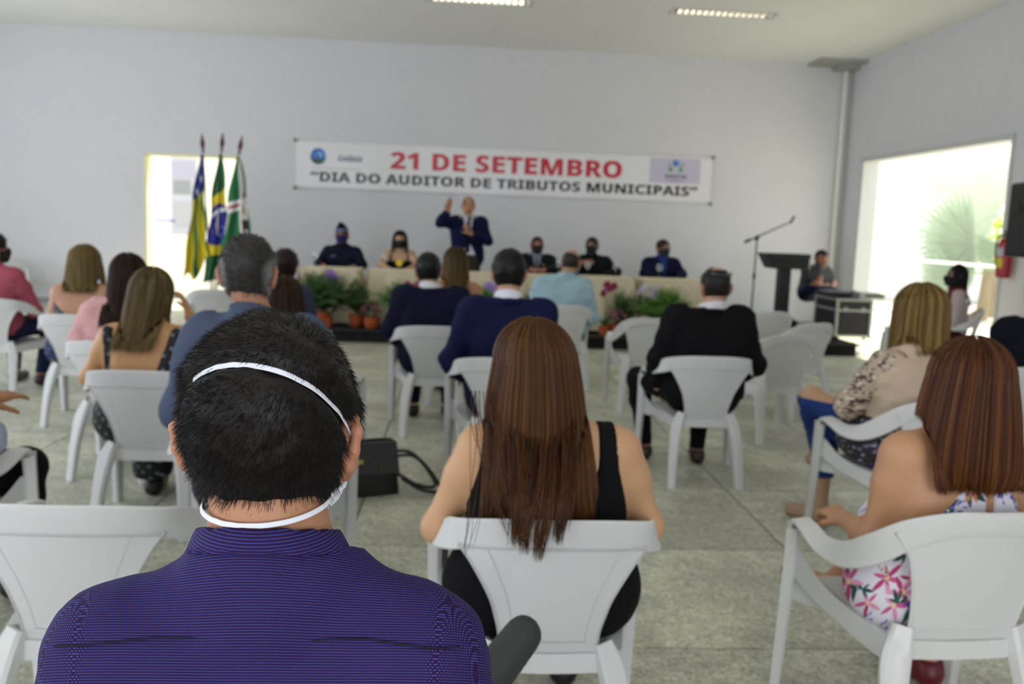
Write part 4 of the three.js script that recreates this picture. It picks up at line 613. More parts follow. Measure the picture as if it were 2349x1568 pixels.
// woman in the floral dress
const floral = patternTex(1024, 1024, [1 / 0.55, 1 / 0.55], (c, w, h) => {
  const r = rng(301); c.fillStyle = '#e6e2ea'; c.fillRect(0, 0, w, h);
  const leaf = (x, y, a, L, col) => { c.save(); c.translate(x, y); c.rotate(a); c.fillStyle = col; c.beginPath(); c.moveTo(0, 0); c.quadraticCurveTo(L * 0.4, -L * 0.28, L, 0); c.quadraticCurveTo(L * 0.4, L * 0.28, 0, 0); c.fill(); c.restore(); };
  const flower = (x, y, s, col, mid) => { const n = 5 + Math.floor(r() * 3), a0 = r() * 6; for (let k = 0; k < n; k++) leaf(x, y, a0 + k / n * 6.283, s * (0.8 + 0.4 * r()), col[k % col.length]); c.fillStyle = mid; c.beginPath(); c.arc(x, y, s * 0.16, 0, 7); c.fill(); };
  const wrap = (f, x, y) => { for (const dx of [-w, 0, w]) for (const dy of [-h, 0, h]) { f(x + dx, y + dy); } };
  for (let k = 0; k < 110; k++) { const x = r() * w, y = r() * h, q = r(), a = r() * 6.28, s = 55 + 60 * r();
    const sd = Math.floor(r() * 1e6);
    if (q < 0.3) wrap((X, Y) => { leaf(X, Y, a, s * 1.3, '#1f4a42'); leaf(X, Y, a + 0.7, s * 1.1, '#2f5d4c'); leaf(X, Y, a - 0.8, s * 0.9, '#27564a'); }, x, y);
    else if (q < 0.54) wrap((X, Y) => flower(X, Y, s * 0.9, ['#cf5a8c', '#e39ab8', '#b83d70'], '#f2c9a0'), x, y);
    else if (q < 0.76) wrap((X, Y) => { for (let i = 0; i < 7; i++) leaf(X + Math.cos(i * 2.1) * s * 0.35, Y + Math.sin(i * 1.7) * s * 0.4, i * 0.9, s * 0.4, i % 2 ? '#2a3aa0' : '#3c4fc0'); }, x, y);
    else if (q < 0.88) wrap((X, Y) => flower(X, Y, s * 0.7, ['#dd7a3e', '#e0926a', '#d8573a'], '#f0d060'), x, y);
    else wrap((X, Y) => { for (let i = 0; i < 6; i++) leaf(X + i * 9, Y + i * 13, a + i * 0.5, s * 0.35, i % 2 ? '#8a3a78' : '#c9a52e'); }, x, y); }
});
const floralMat = new THREE.MeshPhysicalMaterial({ map: floral, roughness: 0.8, side: THREE.DoubleSide });
person({ label: 'person in a white floral dress with straight auburn shoulder-length hair and bare arms', female: true, x: 1.385, z: -2.44, turn: 6, headTop: 1.208, w: 1.0, fat: 0.012, cell: 0.011, headX: 0.0, headZ: 0.06, lean: 0.03, roll: -3, skin: '#c08e68',
  armL: { e: [-0.2, 0.64, 0.05], w: [-0.17, 0.625, -0.15], hand: { dir: [-0.1, 0.1, -1], pn: [0.3, -1, 0], curl: 1.2 } }, armR: { e: [0.26, 0.68, 0.05], w: [0.2, 0.63, -0.18] },
  legL: { k: [0.14, 0.52, -0.4], a: [0.07, 0.27, -0.56], t: [-0.05, 0.255, -0.68] }, legR: { k: [0.2, 0.5, -0.38], a: [0.26, 0.1, -0.3], t: [0.2, 0.05, -0.45] }, shoes: M('#6a1522', 0.35),
  dress: dressOf((J) => ['torso', 'traps', ...skirtLegs(J, 0.1, 0.06), cap([-0.12, 0.5, 0.04], [0.12, 0.5, 0.04], 0.12, 0.12, 0.06)], 0.008, floralMat, { cell: 0.009, uv: (x, y, z) => [x + z * 0.7, y - z * 0.5],
    clip: (J) => (x, y, z) => { const top = J.shL[1]; let c = -1; if (z > 0.02 && y > 0.71) { const X = x - 0.01, band = Math.abs(X) < 0.15 ? Math.min(0.05 + 0.45 * Math.max(0, top - 0.05 - y) - Math.abs(X), 1) : -1; c = Math.max(c, -Math.min(0.055 + 0.9 * Math.max(0, 0.83 - y) - Math.abs(X - 0.03), 1), Math.min(0.012 - Math.abs(X - 0.04), y - 0.72)); } else if (y > 0.7) c = Math.max(c, Math.abs(x) - 0.13); return Math.max(c, y - top - 0.06, 0.36 - y); } }),
  hair: { long: true, n: 3200, r: 0.0017, end: 0.838, ragged: 0.008, colors: ['#34170a', '#48220e', '#5a3013', '#7a4a1e', '#401c0c'], root: '#34170e', vary: 0.5, vol: 1.2, spread: 0.24, lean: 0.02, wave: 0.002, curl: 0.4, step: 0.024, bandFreq: 8, massX: 0.045, massW: 1.1, under: 0.02, part: 0.0 } });
// blonde woman in the sheer blouse
person({ label: 'person with thick blonde hair in a sheer beige blouse and blue jeans', female: true, x: 2.12, z: -4.1, turn: 24, headTop: 1.262, sh: -0.03, trap: -0.035, w: 1.08, fat: 0.02, cell: 0.012, headX: 0.08, headZ: 0.0, yaw: -16, skin: '#c49b78',
  armL: { e: [-0.26, 0.7, -0.06], w: [-0.03, 0.68, -0.17], hand: { dir: [0.9, 0, -0.2], pn: [0, -0.6, 0.6] } }, armR: { e: [0.25, 0.7, 0.0], w: [0.1, 0.66, -0.26] },
  legL: { k: [-0.12, 0.66, -0.42], a: [0.06, 0.36, -0.52], t: [0.13, 0.27, -0.62] }, legR: { k: [0.02, 0.5, -0.44], a: [-0.06, 0.1, -0.36], t: [-0.1, 0.04, -0.52] },
  top: { color: '#c9b49c', sleeve: 1.1, hem: 0.55, off: 0.02, wrinkle: 0.008, name: 'blouse', neckUp: 0.0, colorAt: null },
  bottom: { color: '#27407e', to: 0.24 }, shoes: M('#b99a80', 0.6),
  hair: { long: true, n: 1800, r: 0.0022, end: 0.975, ragged: 0.014, colors: ['#4a3518', '#6b5127', '#8f7038', '#b39654', '#7a5c2a'], root: '#4a3a1e', vary: 0.5, vol: 1.6, spread: 0.1, curl: 0.15, wave: 0.006, bandFreq: 7, massX: 0.02, under: 0.02, cell: 0.012 },
  extras: ({ J, t, cloth, cuff }) => {
    const lace = patternTex(128, 128, [9, 9], (c, w, h) => { const r = rng(9); c.fillStyle = '#b7a38d'; c.fillRect(0, 0, w, h); for (let k = 0; k < 60; k++) { c.fillStyle = ['#4a3a36', '#6e5a50', '#dcd0c0', '#2e2624'][k % 4]; c.beginPath(); c.ellipse(r() * w, r() * h, 4 + 7 * r(), 3 + 4 * r(), r() * 3, 0, 7); c.fill(); } });
    const laceM = new THREE.MeshPhysicalMaterial({ map: lace, roughness: 0.85 }), cl = cuff(J.aL, 1.12), cr = cuff(J.aR, 1.12);
    cloth('cuff', ['armL'], 0.026, (x, y, z) => Math.max(cl(x, y, z), -cl(x, y, z) - 0.12), laceM); cloth('hem', [J.torso[0], cap([-0.13, 0.53, 0.02], [0.13, 0.53, 0.02], 0.135, 0.135, 0.05), cap([-0.12, 0.55, -0.1], [0.12, 0.55, -0.1], 0.1, 0.1, 0.05)], 0.02, (x, y, z) => Math.max(y - 0.66, 0.44 - y), new THREE.MeshPhysicalMaterial({ map: patternTex(128, 128, [8, 8], (c, w, h) => { const r = rng(10); c.fillStyle = '#2a2326'; c.fillRect(0, 0, w, h); for (let k = 0; k < 50; k++) { c.fillStyle = ['#6d6c86', '#4c3b34', '#9a98ae', '#1c181c'][k % 4]; c.beginPath(); c.ellipse(r() * w, r() * h, 3 + 8 * r(), 3 + 4 * r(), r() * 3, 0, 7); c.fill(); } }), roughness: 0.85 }));
    add('neck_strap', tube([[-0.05, J.neck[1] - 0.03, 0.11], [-0.06, J.neck[1] + 0.0, 0.06], [-0.05, J.neck[1] - 0.02, -0.03]], 0.006, 16, 6), M('#6a1c22', 0.7), t);
  } });
// man in the black suit
person({ label: 'person in a black suit with thinning dark hair and glasses pushed up on the head', x: 1.5, z: -5.28, turn: 3, headTop: 1.29, w: 1.1, sh: 0.02, fat: 0.02, skin: '#b98f73', neckR: 1.05, headX: 0.03, headZ: 0.03, cell: 0.012,
  armL: { e: [-0.3, 0.72, 0.06], w: [-0.24, 0.54, -0.1], hand: { dir: [0.1, -0.6, -1], pn: [1, 0, 0] } }, armR: { e: [0.3, 0.7, 0.08], w: [0.2, 0.58, -0.18] },
  legL: { k: [-0.3, 0.54, -0.36], a: [-0.22, 0.1, -0.4], t: [-0.28, 0.04, -0.58] }, legR: { k: [0.16, 0.5, -0.42], a: [0.1, 0.1, -0.3], t: [0.13, 0.04, -0.46] },
  top: { kind: 'suit', color: '#0c0c0e', collar: '#d9d9dc', collarTo: 0.05 }, bottom: { color: '#0c0c0e' }, shoes: brownShoe,
  hair: { color: '#1c1712', side: '#241d17', thick: 0.009, strands: 900, len: 0.012, bald: [0.0, 0.13, 0.02, 0.052], r: 0.0012 },
  extras: ({ J, t }) => { const y = 0.085; const pts = (s) => [[s * 0.088, 0.05, -0.03], [s * 0.088, y, 0.04], [s * 0.06, y + 0.01, 0.095]].map((p) => J.fromHead(p)); const m = M('#14161a', 0.2); for (const s of [-1, 1]) add('glasses_temple', tube(pts(s), 0.003, 12, 6), m, t); add('glasses_lens', sheet((u, v) => V(...J.fromHead([lerp(-0.062, 0.062, u), lerp(0.079, 0.092, v), 0.1 - 3 * (u - 0.5) ** 2 * 0.012 - v * 0.02])), 12, 4, 0.003), new THREE.MeshPhysicalMaterial({ color: 0x59616a, roughness: 0.12, metalness: 0.3 }), t); } });
// two navy suits
person({ label: 'person in a dark navy suit seated next to the dark blonde woman, facing the stage', x: -0.17, z: -6.4, turn: 0, headTop: 1.272, w: 1.08, sh: 0.02, skin: '#bb8f72', headX: -0.03, headZ: 0.02, yaw: 8,
  top: { kind: 'suit', color: '#10142c', collar: '#dcdcdf', collarTo: 0.055 }, bottom: { color: '#0e1228' }, armL: { e: [-0.29, 0.72, 0.05], w: [-0.2, 0.58, -0.14] },
  hair: { color: '#0f0c0a', thick: 0.016, strands: 700, len: 0.012, r: 0.0013 } });
person({ label: 'person in a navy suit and high white collar, directly beyond the long brown hair', x: 0.29, z: -5.0, headTop: 1.35, w: 1.08, sh: 0.01, hs: 1.0, skin: '#c39577', headX: 0.0, headZ: 0.02, neckR: 1.05,
  top: { kind: 'suit', color: '#11163a', collar: '#e2e3ea', collarTo: 0.055 }, bottom: { color: '#0e1230' }, armL: { e: [-0.31, 0.72, 0.06], w: [-0.22, 0.6, -0.1] },
  hair: { color: '#0d0b0a', thick: 0.017, strands: 900, len: 0.013, r: 0.0013, nape: -0.1 } });
// pale blue shirt
person({ label: 'person with a bald crown in a wrinkled pale blue shirt', x: 0.99, z: -8.35, turn: -4, headTop: 1.29, w: 1.1, fat: 0.03, sh: 0.0, skin: '#b08566', headX: 0.08, headZ: -0.02, yaw: -20,
  armR: { e: [0.29, 0.66, 0.08], w: [0.24, 0.62, -0.16] }, top: { color: '#9fbcc6', sleeve: 1.4, collar: true, collarTo: 0.05, wrinkle: 0.014, off: 0.022 }, bottom: { color: '#20242c' },
  hair: { color: '#2b231c', side: '#30271f', thick: 0.008, strands: 400, len: 0.01, bald: [0.02, 0.12, 0.0, 0.085], r: 0.0015 } });
// dark blonde woman beside the navy suit
person({ label: 'person with dark blonde hair and bare tanned shoulder beyond the navy suit', female: true, x: 0.0, z: -7.55, headTop: 1.275, skin: '#b07f58', yaw: 12, headX: -0.01,
  dress: dressOf((J) => ['torso', ...skirtLegs(J)], 0.01, fabric('#2a2622'), { clip: (J) => (x, y, z) => Math.max(y - J.shL[1] + 0.07, 0.2 - y) }),
  hair: { long: true, n: 700, r: 0.003, end: 0.93, ragged: 0.03, colors: ['#241c10', '#352a16', '#5a4624'], tip: '#8a6d38', vol: 1.1, spread: 0.12, under: 0.05, wave: 0.006, cell: 0.013 } });
// grey haired man
person({ label: 'person with short grey hair in a slate blue shirt, taller than those around', x: -0.69, z: -3.2, headTop: 1.412, w: 1.02, hs: 0.99, sh: 0.03, skin: '#bd8a6e', headX: -0.02, headZ: 0.06, yaw: 4, cell: 0.011, headCell: 0.006,
  armL: { e: [-0.28, 0.78, 0.02], w: [-0.2, 0.62, -0.2] }, top: { color: '#4d566c', collar: true, collarTo: 0.05, collarFrom: -0.03, off: 0.016 }, bottom: { color: '#12141c' },
  hair: { color: '#34322f', side: '#8a8a88', thick: 0.014, strands: 5200, len: 0.013, r: 0.0009, vary: 1.0, nape: -0.092 } });
// woman with the bare back
const dots = patternTex(128, 128, [16, 16], (c, w, h) => { c.fillStyle = '#0b0b0d'; c.fillRect(0, 0, w, h); c.fillStyle = '#8e9aa0'; for (const [x, y] of [[32, 32], [96, 96]]) { c.beginPath(); c.arc(x, y, 15, 0, 7); c.fill(); c.fillStyle = '#0b0b0d'; c.beginPath(); c.arc(x + 2, y - 2, 8, 0, 7); c.fill(); c.fillStyle = '#8e9aa0'; } }), dotMat = new THREE.MeshPhysicalMaterial({ map: dots, roughness: 0.7, side: THREE.DoubleSide });
person({ label: 'person with streaked ash blonde hair and a bare back between dotted black straps', female: true, x: -1.43, z: -4.3, headTop: 1.215, w: 1.04, fat: 0.01, skin: '#c59463', cell: 0.011, headX: 0.02, headZ: 0.02, roll: -7, yaw: -14, lean: 0.0,
  armL: { e: [-0.27, 0.7, 0.05], w: [-0.22, 0.62, -0.16] }, armR: { e: [0.24, 0.74, -0.16], w: [0.14, 0.98, -0.14], hand: { dir: [-0.3, 1, 0.05], pn: [-1, -0.2, 0.2], curl: 0.7 } },
  dress: dressOf((J) => [J.torso[0], ...skirtLegs(J, 0.11, 0.34), cap([-0.11, 0.52, 0.05], [0.11, 0.52, 0.05], 0.12, 0.12, 0.06), J.torso[1]], 0.01, dotMat, { uv: (x, y, z) => [x + z * 0.6, y - z * 0.6], clip: () => (x, y, z) => Math.max(y - 0.66, 0.1 - y) }),
  hair: { long: true, n: 1900, r: 0.0019, end: 0.885, ragged: 0.03, colors: ['#211a10', '#33291a', '#5a4a2e', '#a08a58', '#241d13'], root: '#18120b', tip: '#7a6439', vary: 0.5, vol: 0.9, spread: 0.02, lean: -0.2, wave: 0.006, bandFreq: 8, under: 0.05, massX: 0.0, massW: 0.85, frontLift: 0.02 },
  extras: ({ J, t, bodyF }) => { const back = (x, y, o = 0.012) => { let z = 0.35; for (; z > -0.2; z -= 0.002) if (bodyF(x, y, z) < 0) break; return [x, y, z + o]; }; const pom = (pts, w) => { const l = []; for (const [x, y] of pts) { const p = back(x, y, 0.006); l.push(new THREE.SphereGeometry(w, 10, 8).scale(1, 1.1, 0.6).translate(...p)); } return l; };
    const line = (a, b, n, w0, w1) => Array.from({ length: n }, (_, i) => sheetPatch(back, lerp(a[0], b[0], i / (n - 1)), lerp(a[1], b[1], i / (n - 1)), lerp(w0, w1, i / (n - 1))));
    function sheetPatch(f, x, y, w) { return new THREE.SphereGeometry(w, 12, 8).scale(1, 1, 0.35).translate(...f(x, y, 0.002)); }
    const uvm = (g) => { const p = g.attributes.position, u = g.attributes.uv; for (let i = 0; i < p.count; i++) u.setXY(i, p.getX(i), p.getY(i)); return g; };
    add('strap', merge(line([-0.155, 0.93], [-0.135, 0.63], 22, 0.024, 0.012).map(uvm)), dotMat, t); add('strap', merge(line([0.16, 0.92], [0.07, 0.66], 22, 0.034, 0.022).map(uvm)), dotMat, t); } });
// brown haired woman in pale pink
person({ label: 'person with long dark brown hair and a pale pink blouse beside the blonde bob', female: true, x: -1.86, z: -5.2, headTop: 1.232, skin: '#c49273', w: 1.02,
  headX: 0.02, top: { color: '#d3a2a0', sleeve: 1.0, hem: 0.5, name: 'blouse', off: 0.022, wrinkle: 0.012 }, bottom: { color: '#2a2c3a' }, armL: { e: [-0.26, 0.72, 0.04] },
  hair: { long: true, n: 900, r: 0.0028, end: 0.87, ragged: 0.02, colors: ['#1c0f05', '#2b1708', '#38200d'], vary: 0.4, vol: 1.0, spread: 0.12, lean: -0.02, under: 0.04, cell: 0.012 } });
// blonde bob
const blueFloral = new THREE.MeshPhysicalMaterial({ map: patternTex(256, 256, [5, 5], (c, w, h) => { const r = rng(44); c.fillStyle = '#1d2348'; c.fillRect(0, 0, w, h); for (let k = 0; k < 70; k++) { c.fillStyle = ['#3a4a8c', '#b9b878', '#10142c', '#7f8fc0'][k % 4]; c.beginPath(); c.ellipse(r() * w, r() * h, 6 + 10 * r(), 4 + 6 * r(), r() * 3, 0, 7); c.fill(); } }), roughness: 0.8, side: THREE.DoubleSide });
person({ label: 'person with a blonde bob and a low-backed blue floral dress', female: true, x: -2.58, z: -6.45, headTop: 1.225, skin: '#b98a6a', w: 1.02,
  dress: dressOf((J) => ['torso', ...skirtLegs(J, 0.11, 0.2), cap([-0.12, 0.52, 0.05], [0.12, 0.52, 0.05], 0.13, 0.13, 0.06)], 0.012, blueFloral, { uv: (x, y, z) => [x + z, y - z * 0.5], clip: (J) => (x, y, z) => Math.max(0.2 - y, z > 0 ? y - (0.76 + 0.9 * Math.max(0, Math.abs(x) - 0.08)) : y - J.shL[1] + 0.04) }),
  hair: { long: true, n: 1000, r: 0.003, end: 0.935, ragged: 0.012, colors: ['#4a3b1c', '#6e5a30', '#8c7748', '#5e4a22'], root: '#57441f', vary: 0.4, vol: 1.2, spread: 0.24, curl: 0.5, bandFreq: 8, under: 0.02, massX: 0.03, cell: 0.012 } });
// man in dusky pink at the edge
person({ label: 'person in a dusky pink shirt and jeans cut off by the picture edge', x: -3.66, z: -7.4, headTop: 1.275, w: 1.05, skin: '#a87556', yaw: -38, turn: -6,
  armR: { e: [0.3, 0.66, -0.02], w: [0.2, 0.63, -0.2] }, legR: { k: [0.2, 0.5, -0.42], a: [0.16, 0.1, -0.32], t: [0.2, 0.04, -0.48] },
  top: { color: '#a4505e', collar: true, hem: 0.46, wrinkle: 0.008 }, bottom: { color: '#1c2440' }, shoes: brownShoe, mask: M('#1c1d1a', 0.9), hair: { color: '#14100d', thick: 0.016, strands: 500, amp: 0.008 } });
// burgundy head, brown hair
person({ label: 'person with deep burgundy hair just showing beside the grey haired man', female: true, x: -1.27, z: -6.7, headTop: 1.245, skin: '#b58a6a', headX: 0.02, top: { color: '#3a3f52', sleeve: 1 }, bottom: { color: '#22242c' },
  hair: { color: '#1f0a0b', thick: 0.024, strands: 700, r: 0.0018, len: 0.02, nape: -0.1, front: 0.05 } });
person({ label: 'person with smooth brown hair in a grey blue top behind the grey haired man', female: true, x: -0.86, z: -4.72, headTop: 1.165, skin: '#b88f70', headX: -0.03, top: { color: '#4d566a', sleeve: 1, hem: 0.5 }, bottom: { color: '#22242c' },
  hair: { long: true, n: 800, r: 0.0028, end: 0.85, ragged: 0.02, colors: ['#20130a', '#2f1c0c', '#3f2811'], vol: 1.1, spread: 0.16, under: 0.04, cell: 0.012 } });
// the arm and knee at the lower edge
person({ label: 'person with a rolled white sleeve and black trousers, only arm and knee showing', x: -1.86, z: -3.12, turn: -6, headTop: 1.31, skin: '#a5704c', w: 1.02, hair: { color: '#120e0b', strands: 0 },
  armR: { e: [0.26, 0.69, -0.02], w: [0.2, 0.79, -0.1], hand: { dir: [0.3, 0.1, -0.5], pn: [-0.2, -1, 0], curl: 0.4 } }, armL: { e: [-0.26, 0.68, 0.0], w: [-0.12, 0.64, -0.2] },
  legR: { k: [0.2, 0.49, -0.36], a: [0.18, 0.1, -0.3], t: [0.2, 0.04, -0.46] }, top: { color: '#aeb2c8', sleeve: 1.2, off: 0.026, wrinkle: 0.012, hem: 0.52 }, bottom: { color: '#0c0c0f', off: 0.016 } });
// dark suited man at the other edge
person({ label: 'person in a dark suit and pale face mask, cut by the picture edge', x: 3.5, z: -5.2, headTop: 1.31, w: 1.14, fat: 0.03, skin: '#a97c5e', headX: 0.02, yaw: -30, top: { kind: 'suit', color: '#0d0f18', collar: '#c8c8cc' }, bottom: { color: '#0d0f18' }, mask: M('#b8b8b6', 0.8),
  hair: { color: '#2a2320', thick: 0.008, strands: 200, bald: [0, 0.13, -0.03, 0.1] } });
// masked woman by the opening
person({ label: 'person with long dark hair and a black mask sitting by the bright opening', female: true, x: 5.36, z: -9.4, turn: 62, headTop: 1.24, skin: '#7a543e', yaw: 12, mask: true, headX: -0.02,
  top: { color: '#b9aaa6', sleeve: 1.2, hem: 0.5 }, bottom: { color: '#3a1c1a' }, extras: ({ J, cloth }) => cloth('scarf', ['traps', J.torso[3]], 0.022, (x, y, z) => J.shL[1] - 0.05 - y, fabric('#6d2018')),
  hair: { long: true, n: 600, r: 0.003, end: 0.86, colors: ['#0d0a09', '#17110e', '#241a15'], vol: 0.8, spread: 0.05, under: 0.05, cell: 0.013 } });
// seated man in the corner
person({ label: 'person in grey shirt and jeans sitting cross-legged in the corner, hand at cheek', x: 5.1, y: 0.16, z: -12.55, turn: 196, headTop: 1.15, w: 0.98, skin: '#96664c', yaw: 0, pitch: -6, roll: 0, lean: -0.12,
  armR: { e: [0.16, 0.66, -0.32], w: [0.09, 0.95, -0.2], hand: { dir: [0, 1, 0.2], pn: [-1, 0, 0.4], curl: 0.9 } }, armL: { e: [-0.26, 0.68, -0.1], w: [-0.02, 0.6, -0.3] },
  legR: { k: [0.24, 0.66, -0.36], a: [-0.16, 0.55, -0.42], t: [-0.3, 0.6, -0.5] }, legL: { k: [-0.08, 0.5, -0.4], a: [-0.02, 0.1, -0.34], t: [-0.02, 0.04, -0.52] },
  top: { color: '#4a4b4c', sleeve: 0.75, hem: 0.5 }, bottom: { color: '#141e3e' }, shoes: M('#8d857a', 0.7), hair: { color: '#1b120d', strands: 200, thick: 0.014 } });
// ---- the panel behind the tables ----
const panel = (o) => person({ y: 0.16, z: -12.4, turn: 180, handCell: 0.007, headCell: 0.007, ...o });
panel({ label: 'person in dark navy uniform with a garrison cap and navy mask', x: -1.57, headTop: 1.235, w: 1.12, sh: -0.02, skin: '#8a5a48', mask: M('#1e1c52', 0.85), turn: 176,
  top: { color: '#0c1024', sleeve: 1.6, collar: true, hem: 0.45 }, bottom: { color: '#0c1024' }, armL: { e: [-0.31, 0.72, -0.06], w: [-0.16, 0.68, -0.3] }, armR: { e: [0.3, 0.72, -0.06], w: [0.14, 0.68, -0.3] }, hair: { color: '#14100e', strands: 100, thick: 0.008 },
  extras: ({ J, t }) => { const P = (x, y, z) => V(...J.fromHead([x, y, z])); add('garrison_cap', [sheet((u, v) => { const a = u * 6.2832, k = 1 - 0.75 * v * v * Math.abs(Math.sin(a)); return P(Math.sin(a) * 0.09 * k, lerp(0.055, 0.165 - 0.02 * Math.cos(a), v), Math.cos(a) * 0.112 * (1 - 0.12 * v)); }, 40, 8, 0.004)], fabric('#15161c'), t); add('cap_band', sheet((u, v) => { const a = u * 6.2832; return P(Math.sin(a) * 0.093, lerp(0.062, 0.092, v), Math.cos(a) * 0.115); }, 40, 2, 0.003), fabric('#7f8fae'), t); add('name_badge', box(0.07, 0.014, 0.004, 0.09, J.Y(0.9), -0.1), M('#6b7280', 0.5), t); } });
panel({ label: 'person with brown hair, black mask, black dress and gold medallion behind the long table', female: true, x: -0.78, headTop: 1.19, w: 1.0, skin: '#b99572', mask: true,
  dress: dressOf((J) => ['torso', ...skirtLegs(J)], 0.01, fabric('#08080a'), { clip: (J) => (x, y, z) => { const s = J.shL[1]; return Math.max(0.2 - y, Math.min(y - (s - 0.085), Math.abs(Math.abs(x) - 0.115) - 0.014)); } }),
  extras: ({ J, t, bodyF }) => { let z = -0.4; const y = J.Y(0.845); for (; z < 0.1; z += 0.002) if (bodyF(0, y, z) < 0.01) break; add('medallion', [rod([0, y, z - 0.012], [0, y, z - 0.002], 0.045, 0.045, 24)], M('#e0c33c', 0.25, { metalness: 0.7 }), t); },
  armL: { e: [-0.25, 0.74, -0.1], w: [-0.1, 0.68, -0.3] }, armR: { e: [0.25, 0.74, -0.1], w: [0.1, 0.68, -0.3] }, hair: { long: true, n: 520, r: 0.0034, end: 0.93, colors: ['#150d08', '#22150c', '#3a2614'], tip: '#4a3319', vol: 1.0, spread: 0.2, gap: 55, under: 0.05, cell: 0.013 } });
panel({ label: 'person standing in a navy blazer, one hand raised, speaking into a handheld microphone', stand: true, x: 0.14, headTop: 1.70, w: 1.04, fat: 0.015, skin: '#b07c56', yaw: 4, turn: 182,
  armR: { e: [0.38, 1.33, -0.1], w: [0.28, 1.49, -0.17], hand: { dir: [-0.12, 1, -0.15], pn: [-0.6, 0, -1], curl: 0.25, s: 1.1 } }, armL: { e: [-0.28, 1.1, -0.04], w: [-0.03, 1.2, -0.25], hand: { dir: [0.5, 0.75, 0], pn: [0.4, 0, 1], curl: 1.15, s: 1.05 } },
  top: { kind: 'suit', color: '#0c1236', front: true, shirt: '#d6d6da', tie: '#14161c', collar: '#d6d6da', hem: 0.78, open: 0.16, off: 0.026 }, bottom: { color: '#3a3627' }, hair: { color: '#3a2f26', side: '#6a625a', thick: 0.006, strands: 200, len: 0.01, bald: [0, 0.1, -0.08, 0.07] } });
panel({ label: 'person in a charcoal suit and black mask, hands folded on the long table', x: 1.1, headTop: 1.195, w: 1.08, sh: -0.02, skin: '#a8705a', mask: true, armL: { e: [-0.29, 0.74, -0.06], w: [-0.07, 0.755, -0.42], hand: { dir: [0.9, 0, -0.5], pn: [0, -1, 0] } }, armR: { e: [0.29, 0.74, -0.06], w: [0.1, 0.755, -0.42], hand: { dir: [-0.9, 0, -0.5], pn: [0, -1, 0] } },
  top: { kind: 'suit', color: '#15171b', front: true, shirt: '#8c93a0', tie: '#5d6660', collar: '#9aa0aa', hem: 0.45 }, bottom: { color: '#15171b' }, hair: { color: '#2a1c15', strands: 200, thick: 0.01 },
  extras: ({ J, t }) => add('lapel_pin', rod([-0.085, J.Y(0.9), -0.125], [-0.085, J.Y(0.9), -0.12], 0.012, 0.012, 12), M('#c9a83a', 0.3, { metalness: 0.6 }), t) });
panel({ label: 'person in a black suit and black mask, hand on chest, at the long table', x: 1.86, headTop: 1.215, w: 1.12, sh: -0.03, skin: '#94684c', mask: true, roll: 0, yaw: -14, turn: 172,
  armL: { e: [-0.36, 0.74, -0.02], w: [-0.16, 0.68, -0.28] }, armR: { e: [0.28, 0.75, -0.1], w: [0.12, 0.86, -0.24], hand: { dir: [-1, 0.1, 0], pn: [0, 0, 1], curl: 0.3 } }, top: { kind: 'suit', color: '#121416', front: true, shirt: '#16181a', collar: '#16181a', hem: 0.45 }, bottom: { color: '#121416' }, hair: { color: '#1a1714', side: '#4a4640', strands: 250, thick: 0.013 } });
panel({ label: 'person in a navy blazer and open blue shirt behind the table by the lectern', x: 2.86, headTop: 1.215, w: 1.08, sh: -0.02, skin: '#a06a50', mask: M('#1c2030', 0.85), yaw: 18, turn: 186, armL: { e: [-0.28, 0.74, -0.06], w: [-0.12, 0.68, -0.3] }, armR: { e: [0.28, 0.74, -0.06], w: [0.12, 0.68, -0.3] },
  top: { kind: 'suit', color: '#0d1230', front: true, shirt: '#2b4488', collar: '#2b4488', hem: 0.45 }, bottom: { color: '#14182a' }, hair: { color: '#1f1611', strands: 250, thick: 0.015 } });

// ---------- stage, tables, banner, plants and equipment ----------
const black = M('#0b0b0c', 0.5), carpet = M('#131313', 0.95), steel = M('#b9bab6', 0.35, { metalness: 0.8 }), terracotta = M('#a04a22', 0.75);
{
  const st = thing('stage', 'low black carpeted platform under the tables, lectern and road case', 'stage', [1.05, 0, -12.78]);
  add('deck', box(8.1, 0.02, 3.62, 0, 0.15, 0), M('#2a2b2c', 0.85), st); add('skirt', box(8.06, 0.14, 3.58, 0, 0.07, 0), carpet, st);
  for (let k = 0; k < 1; k++) add('edge_strip', box(8.12, 0.025, 0.02, 0, 0.148, 1.82), M('#1a1a1b', 0.6), st);
}
